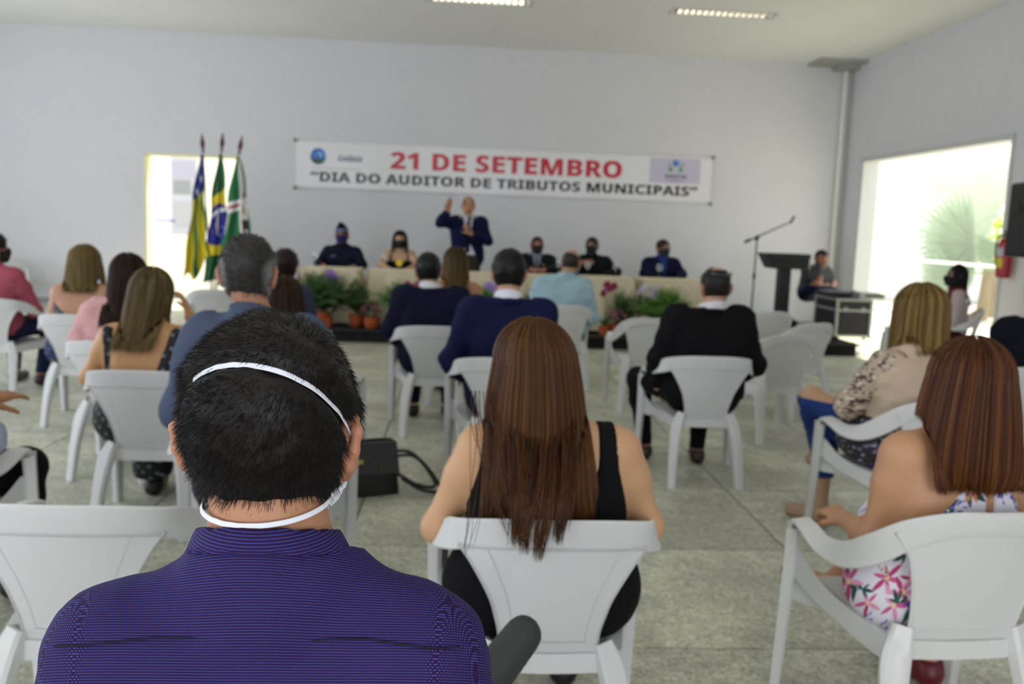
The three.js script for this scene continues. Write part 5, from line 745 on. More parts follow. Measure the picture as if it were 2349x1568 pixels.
// tables with draped cloths
const clothTex = canvasTex(256, 256, (c, w, h) => { const r = rng(55); c.fillStyle = '#dccfae'; c.fillRect(0, 0, w, h); for (let k = 0; k < 900; k++) { c.fillStyle = r() < 0.5 ? 'rgba(214,202,172,0.35)' : 'rgba(184,168,134,0.3)'; c.beginPath(); c.ellipse(r() * w, r() * h, 2 + 7 * r(), 2 + 4 * r(), r() * 3, 0, 7); c.fill(); } }, [2.5, 2.5]);
const clothMat = new THREE.MeshPhysicalMaterial({ map: clothTex, roughness: 0.85, sheen: 0.3, sheenColor: new THREE.Color('#e8dcc0'), side: THREE.DoubleSide });
function table(x0, x1, label, clothLabel, seed) {
  const w = x1 - x0, d = 0.6, cx = (x0 + x1) / 2, cz = -11.62, y = 0.862, t = thing('folding_table', label, 'table', [cx, 0.16, cz]);
  add('tabletop', box(w - 0.03, 0.03, d - 0.03, 0, y - 0.16 - 0.02, 0), M('#8a6f4e', 0.6), t);
  for (const sx of [-1, 1]) for (const sz of [-1, 1]) add('leg', rod([sx * (w / 2 - 0.1), 0, sz * (d / 2 - 0.08)], [sx * (w / 2 - 0.1), y - 0.19, sz * (d / 2 - 0.08)], 0.016), steel, t);
  const P = (u, v) => { // around the rim, then down
    const per = 2 * (w + d); let s = u * per, px, pz, nx, nz; if (s < w) { px = -w / 2 + s; pz = d / 2; nx = 0; nz = 1; } else if (s < w + d) { px = w / 2; pz = d / 2 - (s - w); nx = 1; nz = 0; } else if (s < 2 * w + d) { px = w / 2 - (s - w - d); pz = -d / 2; nx = 0; nz = -1; } else { px = -w / 2; pz = -d / 2 + (s - 2 * w - d); nx = -1; nz = 0; }
    const cn = Math.min(Math.abs(Math.abs(px) - w / 2) , 1) < 0.06 && Math.abs(pz) > d / 2 - 0.06 ? 1 : 0, f = 0.012 + v * (0.05 + 0.035 * Math.sin(u * per * 17 + seed) + 0.02 * Math.sin(u * per * 31 + 2 * seed)) + cn * 0.03 * v;
    return V(px + nx * f + Math.sign(px) * cn * 0.03 * v, lerp(y, 0.2, v) , pz + nz * f + Math.sign(pz) * cn * 0.03 * v); };
  const uvm = (g, k) => { const p = g.attributes.position, u = g.attributes.uv; for (let i = 0; i < p.count; i++) u.setXY(i, p.getX(i) + p.getZ(i), p.getY(i) + (k ? p.getZ(i) : 0)); return g; };
  const c = thing('tablecloth', clothLabel, 'tablecloth', [cx, 0, cz]);
  add('drop', uvm(sheet(P, Math.round(90 * (w + d)), 10, 0.004)), clothMat, c); add('top', uvm(box(w + 0.024, 0.006, d + 0.024, 0, y + 0.002, 0, 0.002), 1), clothMat, c);
}
table(-1.93, -1.23, 'small folding table in front of the uniformed officer', 'beige cloth draped over the small table of the uniformed officer', 1);
table(-1.09, 2.25, 'long folding table in front of the speaker and the masked panel', 'beige cloth draped over the long middle table', 2);
table(2.37, 3.16, 'small folding table in front of the navy blazer near the lectern', 'beige cloth draped over the small table by the lectern', 3);
// chairs behind the tables, nearly all hidden
for (const [x, who] of [[-1.57, 'uniformed officer'], [-0.78, 'woman with the medallion'], [1.1, 'man with folded hands'], [1.86, 'man with a hand on the chest'], [2.86, 'man in the navy blazer']]) chair('A', x, -12.4, 180, 'white plastic armchair hidden behind the table under the ' + who, 0.16);
// wine glasses
const glassM = new THREE.MeshPhysicalMaterial({ color: 0xffffff, roughness: 0.03, transmission: 1, thickness: 0, ior: 1.45 });
const goblet = lathe([[0.0, 0], [0.034, 0.002], [0.033, 0.006], [0.006, 0.012], [0.005, 0.08], [0.012, 0.092], [0.034, 0.115], [0.041, 0.145], [0.036, 0.19], [0.034, 0.19], [0.039, 0.145], [0.032, 0.117], [0.0, 0.096]], 24);
let glass0; for (const [x, z, label] of [[-1.8, -11.6, 'wine glass on the small table beside the uniformed officer'], [-0.92, -11.6, 'wine glass beside the woman with the gold medallion'], [1.69, -11.55, 'wine glass beside the bald crown of the pale blue shirt'], [2.64, -11.6, 'wine glass in front of the blue open shirt'], [1.33, -11.7, 'wine glass beside the folded hands'], [2.08, -11.7, 'wine glass by the jutting elbow at the long table']]) {
  if (!glass0) { glass0 = thing('wine_glass', label, 'glass', [x, 0.868, z]); add('bowl', goblet, glassM, glass0); add('water', lathe([[0, 0.099], [0.03, 0.118], [0.0375, 0.14], [0, 0.14]], 20), new THREE.MeshPhysicalMaterial({ color: 0xf4fbff, roughness: 0.02, transmission: 1, thickness: 0.02, ior: 1.33 }), glass0); } else copy(glass0, [x, 0.868, z], 0, label);
}
{ // banner
  const W = 6.65, H = 0.71, tex = canvasTex(2048, 220, (c, w, h) => {
    c.fillStyle = '#e9e8e6'; c.fillRect(0, 0, w, h);
    const text = (s, x0, x1, y0, y1, col, font) => { c.save(); c.font = font.replace('SZ', '100'); c.textBaseline = 'alphabetic'; const m = c.measureText(s), ch = 72; c.translate(x0, y1); c.scale((x1 - x0) / m.width, (y1 - y0) / ch); c.fillStyle = col; c.fillText(s, 0, 0); c.lineWidth = 3; c.strokeStyle = col; c.strokeText(s, 0, 0); c.restore(); };
    text('21 DE SETEMBRO', w * 0.221, w * 0.783, h * 0.155, h * 0.515, '#c5222e', 'bold SZpx sans-serif');
    text('“DIA DO AUDITOR DE TRIBUTOS MUNICIPAIS”', w * 0.034, w * 0.968, h * 0.655, h * 0.86, '#16110f', 'bold SZpx sans-serif');
    const globe = (x, y, r, dark) => { const g = c.createRadialGradient(x + r * 0.3, y - r * 0.2, r * 0.1, x, y, r); g.addColorStop(0, '#9cc9ee'); g.addColorStop(0.5, '#2f77cf'); g.addColorStop(1, '#17479c'); c.fillStyle = g; c.beginPath(); c.arc(x, y, r, 0, 7); c.fill(); if (dark) { c.fillStyle = '#1d4a33'; c.beginPath(); c.moveTo(x - r * 1.15, y + r * 0.1); c.quadraticCurveTo(x - r * 0.5, y + r * 0.9, x, y + r * 0.2); c.quadraticCurveTo(x + r * 0.5, y + r * 0.9, x + r * 1.15, y + r * 0.2); c.quadraticCurveTo(x + r * 0.8, y + r * 1.25, x, y + r * 1.2); c.quadraticCurveTo(x - r * 0.8, y + r * 1.25, x - r * 1.15, y + r * 0.1); c.fill(); c.fillRect(x - r * 0.1, y - r * 0.2, r * 0.22, r); } };
    globe(w * 0.052, h * 0.3, h * 0.16, true);
    text('Goiânia', w * 0.097, w * 0.155, h * 0.27, h * 0.4, '#4a4470', 'italic bold SZpx serif');
    c.fillStyle = '#bdb9b2'; c.fillRect(w * 0.036, h * 0.565, w * 0.12, 4);
    c.fillStyle = '#c9c4d6'; c.fillRect(w * 0.847, h * 0.03, w * 0.125, h * 0.56);
    globe(w * 0.911, h * 0.135, h * 0.075);
    for (const s of [-1, 1]) { c.fillStyle = '#3f9a46'; c.save(); c.translate(w * 0.911 + s * 24, h * 0.26); c.beginPath(); c.moveTo(s * 9, -22); c.lineTo(s * 5, -6); c.lineTo(s * 18, 14); c.lineTo(s * 4, 10); c.lineTo(-s * 2, 18); c.lineTo(-s * 10, 8); c.lineTo(-s * 6, -4); c.closePath(); c.fill(); c.fillStyle = '#7a5a3a'; c.beginPath(); c.arc(s * 10, -23, 5, 0, 7); c.fill(); c.restore(); }
    text('SINDIFTM', w * 0.884, w * 0.939, h * 0.4, h * 0.47, '#3c3234', 'bold SZpx sans-serif'); c.fillStyle = '#8a8492'; c.fillRect(w * 0.888, h * 0.505, w * 0.048, 3); c.fillRect(w * 0.893, h * 0.535, w * 0.037, 3);
  });
  const b = thing('banner', 'long white banner reading 21 DE SETEMBRO in red above the speaker', 'banner', [0.755, 2.325, ZB + 0.03]);
  add('sheet', sheet((u, v) => V((u - 0.5) * W, (v - 0.5) * H, 0.012 * Math.sin(u * 14) * Math.sin(v * 3) + 0.008 * Math.sin(u * 37 + 1)), 90, 8, 0.003), new THREE.MeshPhysicalMaterial({ map: tex, roughness: 0.32, side: THREE.DoubleSide }), b);
  for (const x of [-1, 1]) for (const y of [-1, 1]) add('cord_knot', tube([[x * (W / 2 - 0.01), y * (H / 2 - 0.01), 0.006], [x * (W / 2 + 0.02), y * (H / 2 + 0.02), 0.012], [x * (W / 2 + 0.035), y * (H / 2 + 0.03), -0.02]], 0.016, 10, 8), M('#6f6752', 0.8), b);
}
{ // three flags fanned out from one stand
  const fb = thing('flag_stand', 'round base holding the three fanned flag poles by the bright doorway', 'flag stand', [-3.5, 0, -13.2]);
  add('base', lathe([[0, 0], [0.28, 0], [0.28, 0.03], [0.12, 0.06], [0.1, 0.3], [0, 0.3]], 32), M('#3a2418', 0.5), fb); fb.position.y = -0.0;
  const stars = (c, list, s) => { c.fillStyle = '#e8ecf4'; for (const [x, y] of list) { c.beginPath(); for (let k = 0; k < 10; k++) { const a = k * 0.628 - 1.57, r = k % 2 ? s * 0.42 : s; c.lineTo(x + Math.cos(a) * r, y + Math.sin(a) * r); } c.fill(); } };
  const goias = canvasTex(256, 512, (c, w, h) => { // cloth print as it lies in the hanging folds, top of the picture = top of the pole
    c.fillStyle = '#1c6436'; c.fillRect(0, 0, w, h); c.fillStyle = '#d8c21c';
    for (const [x0, x1, y0] of [[0, 40, 120], [120, 190, 150]]) { c.beginPath(); c.moveTo(x0, y0); c.lineTo(x1, y0); c.lineTo(x1 + 60, h); c.lineTo(x0 + 30, h); c.fill(); } c.beginPath(); c.moveTo(0, 300); c.lineTo(120, 512); c.lineTo(0, 512); c.fill();
    c.fillStyle = '#1d2472'; c.beginPath(); c.moveTo(0, 0); c.lineTo(w, 0); c.lineTo(w, 130); c.lineTo(70, 175); c.lineTo(0, 185); c.fill(); stars(c, [[70, 70], [170, 100], [70, 150], [140, 40]], 24); });
  const brazil = canvasTex(256, 512, (c, w, h) => { c.fillStyle = '#17542c'; c.fillRect(0, 0, w, h); c.fillStyle = '#d8bf1a'; c.beginPath(); c.moveTo(0, 175); c.lineTo(w, 140); c.lineTo(w, 420); c.lineTo(0, 400); c.fill(); c.fillStyle = '#1c2080'; c.beginPath(); c.ellipse(w * 0.5, 285, w * 0.75, 85, 0, 0, 7); c.fill(); c.strokeStyle = '#dfe6ea'; c.lineWidth = 16; c.beginPath(); c.moveTo(0, 250); c.quadraticCurveTo(w / 2, 222, w, 232); c.stroke(); stars(c, [[60, 310], [150, 330], [110, 290], [190, 300]], 7); });
  const goiania = canvasTex(256, 512, (c, w, h) => { c.fillStyle = '#1f6b3c'; c.fillRect(0, 0, w, h); const band = (x0, y0, x1, y1, t) => { for (const [k, col] of [[1, '#dfe2e0'], [0.3, '#a23a34']]) { c.strokeStyle = col; c.lineWidth = t * k; c.beginPath(); c.moveTo(x0, y0); c.lineTo(x1, y1); c.stroke(); } }; band(0, 205, w, 190, 44); band(190, 0, 200, h, 56); c.fillStyle = '#e4e4de'; c.beginPath(); c.ellipse(215, 215, 34, 60, 0, 0, 7); c.fill(); c.fillStyle = '#b9a030'; c.fillRect(200, 200, 24, 36); c.fillStyle = '#7a2f26'; c.fillRect(208, 150, 20, 26); c.fillStyle = '#2b3a2a'; c.fillRect(196, 260, 40, 40); });
  const fl = [
    ['flag with green and yellow stripes and a starred blue canton', [-3.64, 2.36], [-0.24, -0.02, 1.85], goias, '#f'],
    ['green flag with yellow lozenge and blue disc on the middle pole', [-3.37, 2.38], [-0.27, 0.1, 1.85], brazil, '#f'],
    ['green flag crossed by white and red bands with a crest', [-3.12, 2.35], [-0.32, 0.2, 1.85], goiania, '#f']];
  fl.forEach(([label, [tx, ty], [dl, dr, L], tex], k) => {
    const f = thing('flag', label, 'flag', [0, 0, 0]), bx = -3.5 + (k - 1) * 0.03, z0 = -13.2 + (k - 1) * 0.04, dir = nrm([tx - bx, ty - 0.35, 0]);
    add('pole', rod([bx, 0.25, z0], [tx, ty, z0], 0.016, 0.014, 10), M('#d9cfc0', 0.4), f);
    add('finial', lathe([[0, 0], [0.018, 0.0], [0.022, 0.03], [0.012, 0.05], [0.026, 0.08], [0.034, 0.13], [0.02, 0.19], [0.004, 0.27], [0, 0.27]], 14).rotateZ(-Math.atan2(tx - bx, ty - 0.35)).translate(tx, ty - 0.01, z0), M('#4a1410', 0.45), f);
    const P = (u, v) => { const s = 1 - v, spread = Math.pow(s, 0.75), pole = [tx - dir[0] * L * s * 0.98 , ty - 0.02 - dir[1] * L * s * 0.98], lx = lerp(tx - 0.02, tx + dl - (k === 0 ? 0.04 : 0), spread), rx = k < 1 ? lerp(tx + 0.02, pole[0] + dr * s + 0.01, s) : lerp(tx + 0.02, tx + dr, Math.pow(s, 0.6)), low = (k === 0 ? 0.28 * Math.sin(u * 9 + 0.4) * s * s * 0.35 + 0.35 * u * s * s : 0.1 * u * s), y = ty - 0.03 - L * s + low; return V(lerp(lx, rx, u) + 0.012 * Math.sin(s * 16 + u * 5), y, z0 + 0.02 + 0.045 * spread * Math.sin(u * 13 + k * 2 + s * 2) + 0.02 * Math.sin(s * 9)); };
    add('cloth', sheet(P, 40, 40, 0.003), new THREE.MeshPhysicalMaterial({ map: tex, roughness: 0.7, sheen: 0.2, side: THREE.DoubleSide }), f);
  });
}
// ---------- plants ----------
function fronds(n, L, seed, up = 0.9, col = null) {
  const r = rng(seed), pos = [], idx = [];
  for (let i = 0; i < n; i++) {
    const a = r() * 6.283, e = lerp(0.55, 1.5, Math.pow(r(), 0.8)) * up, l = L * (0.6 + 0.5 * r()), d = [Math.cos(a) * Math.cos(e), Math.sin(e), Math.sin(a) * Math.cos(e)], side = [-Math.sin(a), 0, Math.cos(a)], N = 15; if (d[2] < 0) d[2] *= 0.4;
    for (let k = 1; k <= N; k++) { const t = k / N, p = [d[0] * l * t, d[1] * l * t - 0.34 * l * t * t, d[2] * l * t].map((x, q) => x + (q === 1 ? 0.02 : 0)), w = l * 0.2 * Math.sin(Math.PI * Math.pow(t, 0.75)) + 0.012, tip = 0.035;
      for (const s of [-1, 1]) { const o = pos.length / 3, q = [p[0] + side[0] * s * w + d[0] * tip, p[1] - 0.25 * w, p[2] + side[2] * s * w + d[2] * tip], m = [p[0] + side[0] * s * w * 0.5 + d[0] * 0.024, p[1] - 0.04 * w, p[2] + side[2] * s * w * 0.5 + d[2] * 0.024], m2 = [p[0] + side[0] * s * w * 0.5 - d[0] * 0.004, p[1] - 0.04 * w + 0.003, p[2] + side[2] * s * w * 0.5 - d[2] * 0.004]; pos.push(...p, ...m2, ...q, ...m); idx.push(o, o + 1, o + 2, o, o + 2, o + 3); } }
    for (let k = 0; k < 6; k++) { const o = pos.length / 3; for (const t of [k / 6, (k + 1) / 6]) { const p = [d[0] * l * t, d[1] * l * t - 0.34 * l * t * t + 0.02, d[2] * l * t]; for (const s of [-1, 1]) pos.push(p[0] + side[0] * s * 0.003, p[1], p[2] + side[2] * s * 0.003); } idx.push(o, o + 1, o + 3, o, o + 3, o + 2); }
  }
  const g = new THREE.BufferGeometry(); g.setAttribute('position', new THREE.Float32BufferAttribute(pos, 3)); g.setIndex(idx); g.computeVertexNormals(); return g;
}
const fernM = new THREE.MeshPhysicalMaterial({ color: new THREE.Color('#5f9a2a'), roughness: 0.6, transmission: 0.25, thickness: 0, side: THREE.DoubleSide }), fernD = new THREE.MeshPhysicalMaterial({ color: new THREE.Color('#3f6e22'), roughness: 0.6, transmission: 0.2, thickness: 0, side: THREE.DoubleSide });
const potShape = (r, h) => lathe([[0, 0], [r * 0.62, 0], [r * 0.95, h * 0.45], [r * 0.92, h * 0.8], [r * 1.0, h * 0.86], [r * 1.0, h], [r * 0.86, h], [r * 0.8, h * 0.85], [0, h * 0.85]], 28);
function potted(name, label, cat, x, z, r, h, mat = terracotta) { const t = thing(name, label, cat, [x, 0.161, z]); add('pot', potShape(r, h), mat, t); add('soil', new THREE.CylinderGeometry(r * 0.8, r * 0.8, 0.01, 20).translate(0, h * 0.87, 0), M('#2a1d14', 0.95), t); return t; }
for (const [x, z, n, L, h, label, m] of [[-1.62, -11.02, 140, 0.76, 0.2, 'big dark fern in a terracotta pot before the small table of the officer', fernD], [-0.62, -11.02, 120, 0.6, 0.2, 'green fern before the medallion woman, beside the navy suit', fernM], [0.36, -11.04, 80, 0.55, 0.2, 'slim green fern between the two navy suits', fernM], [2.6, -11.02, 140, 0.64, 0.2, 'bright green spreading fern before the small table by the lectern', fernM], [1.0, -11.06, 60, 0.45, 0.2, 'fern mostly hidden behind the pale blue shirt', fernD]]) {
  const t = potted('potted_fern', label, 'fern', x, z, 0.12, h); add('fronds', fronds(n, L, Math.floor(x * 100) + 500).translate(0, h, 0), m, t);
}
for (const [x, z, label] of [[-1.22, -11.15, 'small arching palm in a terracotta pot beside the purple orchid'], [2.1, -11.16, 'small arching palm in a terracotta pot beside the magenta orchid']]) { const t = potted('potted_palm', label, 'plant', x, z, 0.095, 0.17); add('fronds', fronds(16, 0.62, Math.floor(x * 77) + 900, 1.15).translate(0, 0.16, 0), fernD, t); add('stem', [rod([0, 0.14, 0], [0.01, 0.5, 0], 0.008, 0.006), rod([0.02, 0.14, 0], [0.05, 0.45, 0.02], 0.007, 0.005)], M('#4a3a24', 0.8), t); }
function petal(L, w, cup) { return sheet((u, v) => V((u - 0.5) * w * Math.sin(Math.PI * Math.pow(lerp(0.06, 0.97, v), 0.8)), v * L, cup * v * v * L - 0.3 * (u - 0.5) ** 2 * w), 4, 5, 0.0015); }
const P5 = petal(0.045, 0.036, 0.25), P3 = petal(0.045, 0.05, 0.2), lipG = petal(0.028, 0.026, 0.9);
function orchid(x, z, y0, pts, color, mid, label) {
  const t = potted('potted_orchid', label, 'orchid', x, z, 0.07, 0.13), pm = M(color, 0.55), lm = M(mid, 0.5);
  const leafM = M('#3d6428', 0.5); for (let k = 0; k < 5; k++) { const a = k * 1.26 + 0.3; add('leaf', sheet((u, v) => { const w = 0.05 * Math.sin(Math.PI * lerp(0.15, 0.98, v)), l = 0.24 * v; return V(Math.cos(a) * l - Math.sin(a) * (u - 0.5) * w, 0.13 + 0.14 * Math.sin(v * 2.2) * 0.8, Math.sin(a) * l + Math.cos(a) * (u - 0.5) * w); }, 4, 8, 0.003), leafM, t); }
  const top = pts[0]; add('stem', tube([[0, 0.12, 0], [0.02, (y0 - 0.16) * 0.6, 0.01], [top[0] * 0.6, y0 - 0.14, 0.03], [pts[pts.length - 1][0], y0 - 0.16 + pts[pts.length - 1][1], 0.05]], 0.004, 20, 6), M('#56702f', 0.6), t);
  pts.forEach(([dx, dy], i) => { const r = rng(i * 31 + 7), g = []; for (const [k, q] of [[0, P5], [1, P3], [2, P5], [3, P5], [4, P3]]) g.push(q.clone().rotateZ(k * 1.2566)); const f = add('flower', g, pm, t, [dx, y0 - 0.16 + dy, 0.06 + 0.02 * r()], [0.1 + 0.3 * r(), (r() - 0.5) * 0.9, r() * 0.8]); f.scale.setScalar(1.05 + 0.3 * r()); add('lip', lipG.clone().rotateZ(3.14).translate(0, 0, 0.006), lm, f); });
}
orchid(-1.55, -11.0, 0.72, [[-0.1, -0.12], [-0.06, 0.0], [0.02, 0.04], [-0.02, -0.07], [0.08, -0.01], [0.1, 0.07], [0.0, -0.16], [0.04, 0.11], [0.05, -0.22]], '#9a62c0', '#6a2a90', 'orchid with a tall spray of purple flowers in front of the dark fern');
orchid(-0.55, -11.0, 0.68, [[-0.08, -0.04], [0.0, -0.08], [0.05, 0.02], [0.11, 0.06], [-0.03, 0.06]], '#b05070', '#7a2340', 'orchid with rose pink flowers next to the navy suit shoulder');
orchid(1.85, -11.0, 0.74, [[-0.04, -0.04], [0.03, 0.02], [0.08, 0.05], [0.0, 0.07]], '#94204e', '#5a0f2e', 'orchid with magenta flowers next to the pale blue shirt');
orchid(2.38, -11.02, 0.73, [[-0.12, 0.0], [-0.06, 0.05], [0.04, -0.02], [0.1, -0.06], [0.08, 0.05]], '#d9cfdc', '#a07898', 'orchid with white flowers before the small table by the lectern');
orchid(0.42, -11.0, 0.7, [[0, 0], [0.04, 0.04], [-0.03, 0.05]], '#b8a0d8', '#7a5aa8', 'orchid with pale lilac flowers at the ear of the navy suited man');
for (const [x, label] of [[-1.02, 'bushy potted mum with dusty pink blooms in a round terracotta pot'], [2.02, 'bushy potted mum with dusky magenta blooms behind the empty chair']]) {
  const t = potted('potted_mum', label, 'flower pot', x, -11.05, 0.105, 0.15), r = rng(Math.floor(x * 10) + 70), lf = [];
  for (let k = 0; k < 90; k++) { const a = r() * 6.28, e = r() * 1.3, R0 = 0.07 + 0.06 * r(); lf.push(new THREE.SphereGeometry(0.02, 6, 4).scale(1, 0.3, 0.6).rotateY(a).translate(Math.cos(a) * Math.cos(e) * R0, 0.17 + Math.sin(e) * R0, Math.sin(a) * Math.cos(e) * R0)); }
  add('foliage', lf, M('#3c5524', 0.7), t);
  for (let k = 0; k < 26; k++) { const a = r() * 6.28, e = 0.25 + r() * 1.2; add('bloom', new THREE.SphereGeometry(0.02 + 0.008 * r(), 10, 6).scale(1, 0.6, 1), M(k % 3 ? '#8c4a62' : '#a8667c', 0.8), t, [Math.cos(a) * Math.cos(e) * 0.125, 0.19 + Math.sin(e) * 0.13, Math.sin(a) * Math.cos(e) * 0.125]); }
}
// ---------- equipment ----------
{
  const m = thing('microphone_stand', 'tall black microphone stand with a slanting boom beside the lectern', 'microphone stand', [4.1, 0.16, -12.2]);
  add('base', [rod([0, 0.02, 0], [0.28, 0.005, 0.1], 0.011), rod([0, 0.02, 0], [-0.24, 0.005, 0.16], 0.011), rod([0, 0.02, 0], [-0.02, 0.005, -0.3], 0.011), rod([0, 0.0, 0], [0, 0.1, 0], 0.022)], black, m);
  add('pole', rod([0, 0.05, 0], [0.01, 1.28, 0], 0.013, 0.011), M('#2a2a2a', 0.4), m); add('clutch', rod([0.005, 0.72, 0], [0.005, 0.8, 0], 0.021), black, m);
  add('boom', rod([-0.12, 1.235, 0], [0.47, 1.52, 0], 0.011, 0.009), M('#3a3a3a', 0.4), m); add('pivot', rod([0.01, 1.26, -0.03], [0.01, 1.3, 0.03], 0.026), black, m); add('counterweight', rod([-0.16, 1.215, 0], [-0.08, 1.255, 0], 0.02), black, m); add('clip', rod([0.46, 1.5, 0], [0.51, 1.6, 0], 0.018, 0.014), black, m);
  const l = thing('lectern', 'black lectern with a tilted tray on a square column', 'lectern', [4.45, 0.16, -12.05]);
  const tray = new THREE.Shape([[-0.3, 0.19], [0.28, 0.19], [0.27, 0.0], [-0.19, 0.0]].map((p) => new THREE.Vector2(...p)));
  add('tray', new THREE.ExtrudeGeometry(tray, { depth: 0.4, bevelEnabled: true, bevelSize: 0.008, bevelThickness: 0.008, bevelSegments: 2 }).translate(0, 0.89, -0.2), M('#101211', 0.4), l);
  add('rim', box(0.6, 0.06, 0.02, -0.01, 1.06, 0.21), M('#20241f', 0.35), l); add('side_panel', box(0.012, 0.19, 0.4, 0.292, 0.985, 0), M('#c9c9bf', 0.35), l);
  add('column', box(0.155, 0.9, 0.16, 0.015, 0.45, 0, 0.008), M('#0d0d10', 0.45), l); add('foot', box(0.46, 0.03, 0.42, 0.01, 0.016, 0, 0.006), black, l);
  const c = thing('flight_case', 'black road case with silver edges at the end of the stage', 'road case', [5.2, 0.16, -11.75]), w = 0.48, h = 0.5, d = 0.72;
  add('panel', box(w - 0.02, h - 0.02, d - 0.02, 0, h / 2 + 0.04, 0), M('#1c1d1f', 0.6), c);
  const e = []; for (const sx of [-1, 1]) for (const sz of [-1, 1]) e.push(box(0.035, h, 0.035, sx * (w / 2 - 0.012), h / 2 + 0.04, sz * (d / 2 - 0.012), 0.004)); for (const y of [0.055, h + 0.025, h * 0.78]) for (const s of [-1, 1]) e.push(box(w, 0.03, 0.03, 0, y, s * (d / 2 - 0.012), 0.004), box(0.03, 0.03, d, s * (w / 2 - 0.012), y, 0, 0.004));
  add('edge_trim', e, steel, c); for (const sx of [-1, 1]) for (const sz of [-1, 1]) { add('corner', new THREE.SphereGeometry(0.034, 14, 10).translate(sx * (w / 2 - 0.01), 0.06, sz * (d / 2 - 0.01)), steel, c); add('caster', rod([sx * (w / 2 - 0.06) - 0.012, 0.022, sz * (d / 2 - 0.06)], [sx * (w / 2 - 0.06) + 0.012, 0.022, sz * (d / 2 - 0.06)], 0.022, 0.022, 16), black, c); }
  add('latch', [box(0.05, 0.06, 0.012, -0.12, h * 0.8, d / 2), box(0.05, 0.06, 0.012, 0.12, h * 0.8, d / 2)], steel, c);
  const mx = thing('mixer', 'dark audio mixer lying on the road case', 'mixer', [5.12, 0.705, -11.82]); add('chassis', box(0.4, 0.06, 0.44, 0, 0.035, 0, 0.008), M('#25272a', 0.5), mx); for (let i = 0; i < 6; i++) for (let k = 0; k < 4; k++) add('knob', new THREE.CylinderGeometry(0.01, 0.012, 0.018, 10), M('#8a8f92', 0.4), mx, [-0.15 + i * 0.06, 0.073, -0.15 + k * 0.09]);
  const rc = thing('receiver', 'flat silver audio receiver on top of the road case', 'audio receiver', [5.42, 0.705, -11.5]); add('chassis', box(0.34, 0.085, 0.26, 0, 0.044, 0, 0.008), M('#aeb0ac', 0.35, { metalness: 0.5 }), rc); add('display', box(0.24, 0.03, 0.006, 0.02, 0.045, 0.131), black, rc);
  const cb = thing('cable', 'loose black cable lying on the stage below the road case', 'cable', [4.9, 0.165, -11.2]); add('cord', tube([[-0.3, 0.006, 0.1], [-0.1, 0.006, 0.2], [0.1, 0.006, 0.05], [0.05, 0.006, -0.15], [-0.12, 0.006, -0.05], [0.0, 0.006, 0.12], [0.18, 0.006, 0.14]], 0.007, 60, 6), black, cb);
  const sb = thing('cable_drum', 'small black box on the stage behind the lectern column', 'box', [4.72, 0.161, -12.35]); add('case', box(0.16, 0.15, 0.14, 0, 0.076, 0, 0.01), black, sb); add('handle', tube([[-0.05, 0.15, 0], [0, 0.19, 0], [0.05, 0.15, 0]], 0.008, 12, 6), black, sb);
  const fl = thing('stage_light', 'small dark lamp standing on the stage beside the black suit shoulder', 'lamp', [3.72, 0.161, -12.6]); add('base', box(0.1, 0.02, 0.1, 0, 0.01, 0), black, fl); add('head', rod([0, 0.02, 0], [0, 0.3, 0.0], 0.03, 0.045, 14), M('#2e2e2c', 0.4), fl);
  // loudspeaker on its tripod
  const sp = thing('loudspeaker', 'black loudspeaker with a blue light, cut by the picture edge, up on its tripod', 'loudspeaker', [4.99, 1.37, -7.5], R(-10));
  add('cabinet', box(0.4, 0.64, 0.36, 0, 0.32, 0, 0.03), M('#0a0a0b', 0.55), sp); add('grille', box(0.34, 0.5, 0.012, 0, 0.34, -0.184), M('#141415', 0.7), sp); add('badge', box(0.012, 0.13, 0.006, -0.1, 0.38, 0.182), M('#8b8f94', 0.5), sp);
  add('indicator', new THREE.SphereGeometry(0.012, 12, 8).translate(-0.145, 0.31, 0.18), new THREE.MeshStandardMaterial({ color: 0x1020ff, emissive: 0x2030ff, emissiveIntensity: 5 }), sp); const ll = new THREE.PointLight(0x3040ff, 0.02, 1); ll.position.set(-0.145, 0.31, 0.2); sp.add(ll); add('handle', box(0.012, 0.05, 0.14, -0.203, 0.42, 0), black, sp);
  const tr = thing('tripod', 'black tripod stand carrying the loudspeaker', 'tripod', [4.99, 0, -7.5]); add('pole', rod([0, 0.12, 0], [0, 1.37, 0], 0.019), black, tr); add('collar', rod([0, 0.78, 0], [0, 0.88, 0], 0.035), M('#5a5a58', 0.4), tr); for (let k = 0; k < 3; k++) { const a = k * 2.094 + 2.9; add('leg', rod([0, 0.82, 0], [Math.cos(a) * 0.5, 0.012, Math.sin(a) * 0.5], 0.013), black, tr); add('brace', rod([0, 0.25, 0], [Math.cos(a) * 0.26, 0.4, Math.sin(a) * 0.26], 0.008), black, tr); }
  const ex = thing('fire_extinguisher', 'red fire extinguisher with a yellow label hung on the wall beside the opening', 'fire extinguisher', [XR - 0.11, 1.1, -9.86]);
  add('cylinder', lathe([[0, 0], [0.075, 0], [0.08, 0.02], [0.08, 0.38], [0.06, 0.43], [0.03, 0.45], [0, 0.45]], 28), M('#a3121c', 0.3), ex); add('label', new THREE.CylinderGeometry(0.0815, 0.0815, 0.11, 20, 1, true, 3.6, 1.9).translate(0, 0.17, 0), M('#d2c02c', 0.6, { side: THREE.DoubleSide }), ex); add('label', new THREE.CylinderGeometry(0.0813, 0.0813, 0.1, 20, 1, true, 3.6, 1.9).translate(0, 0.29, 0), M('#b9b4c0', 0.6, { side: THREE.DoubleSide }), ex);
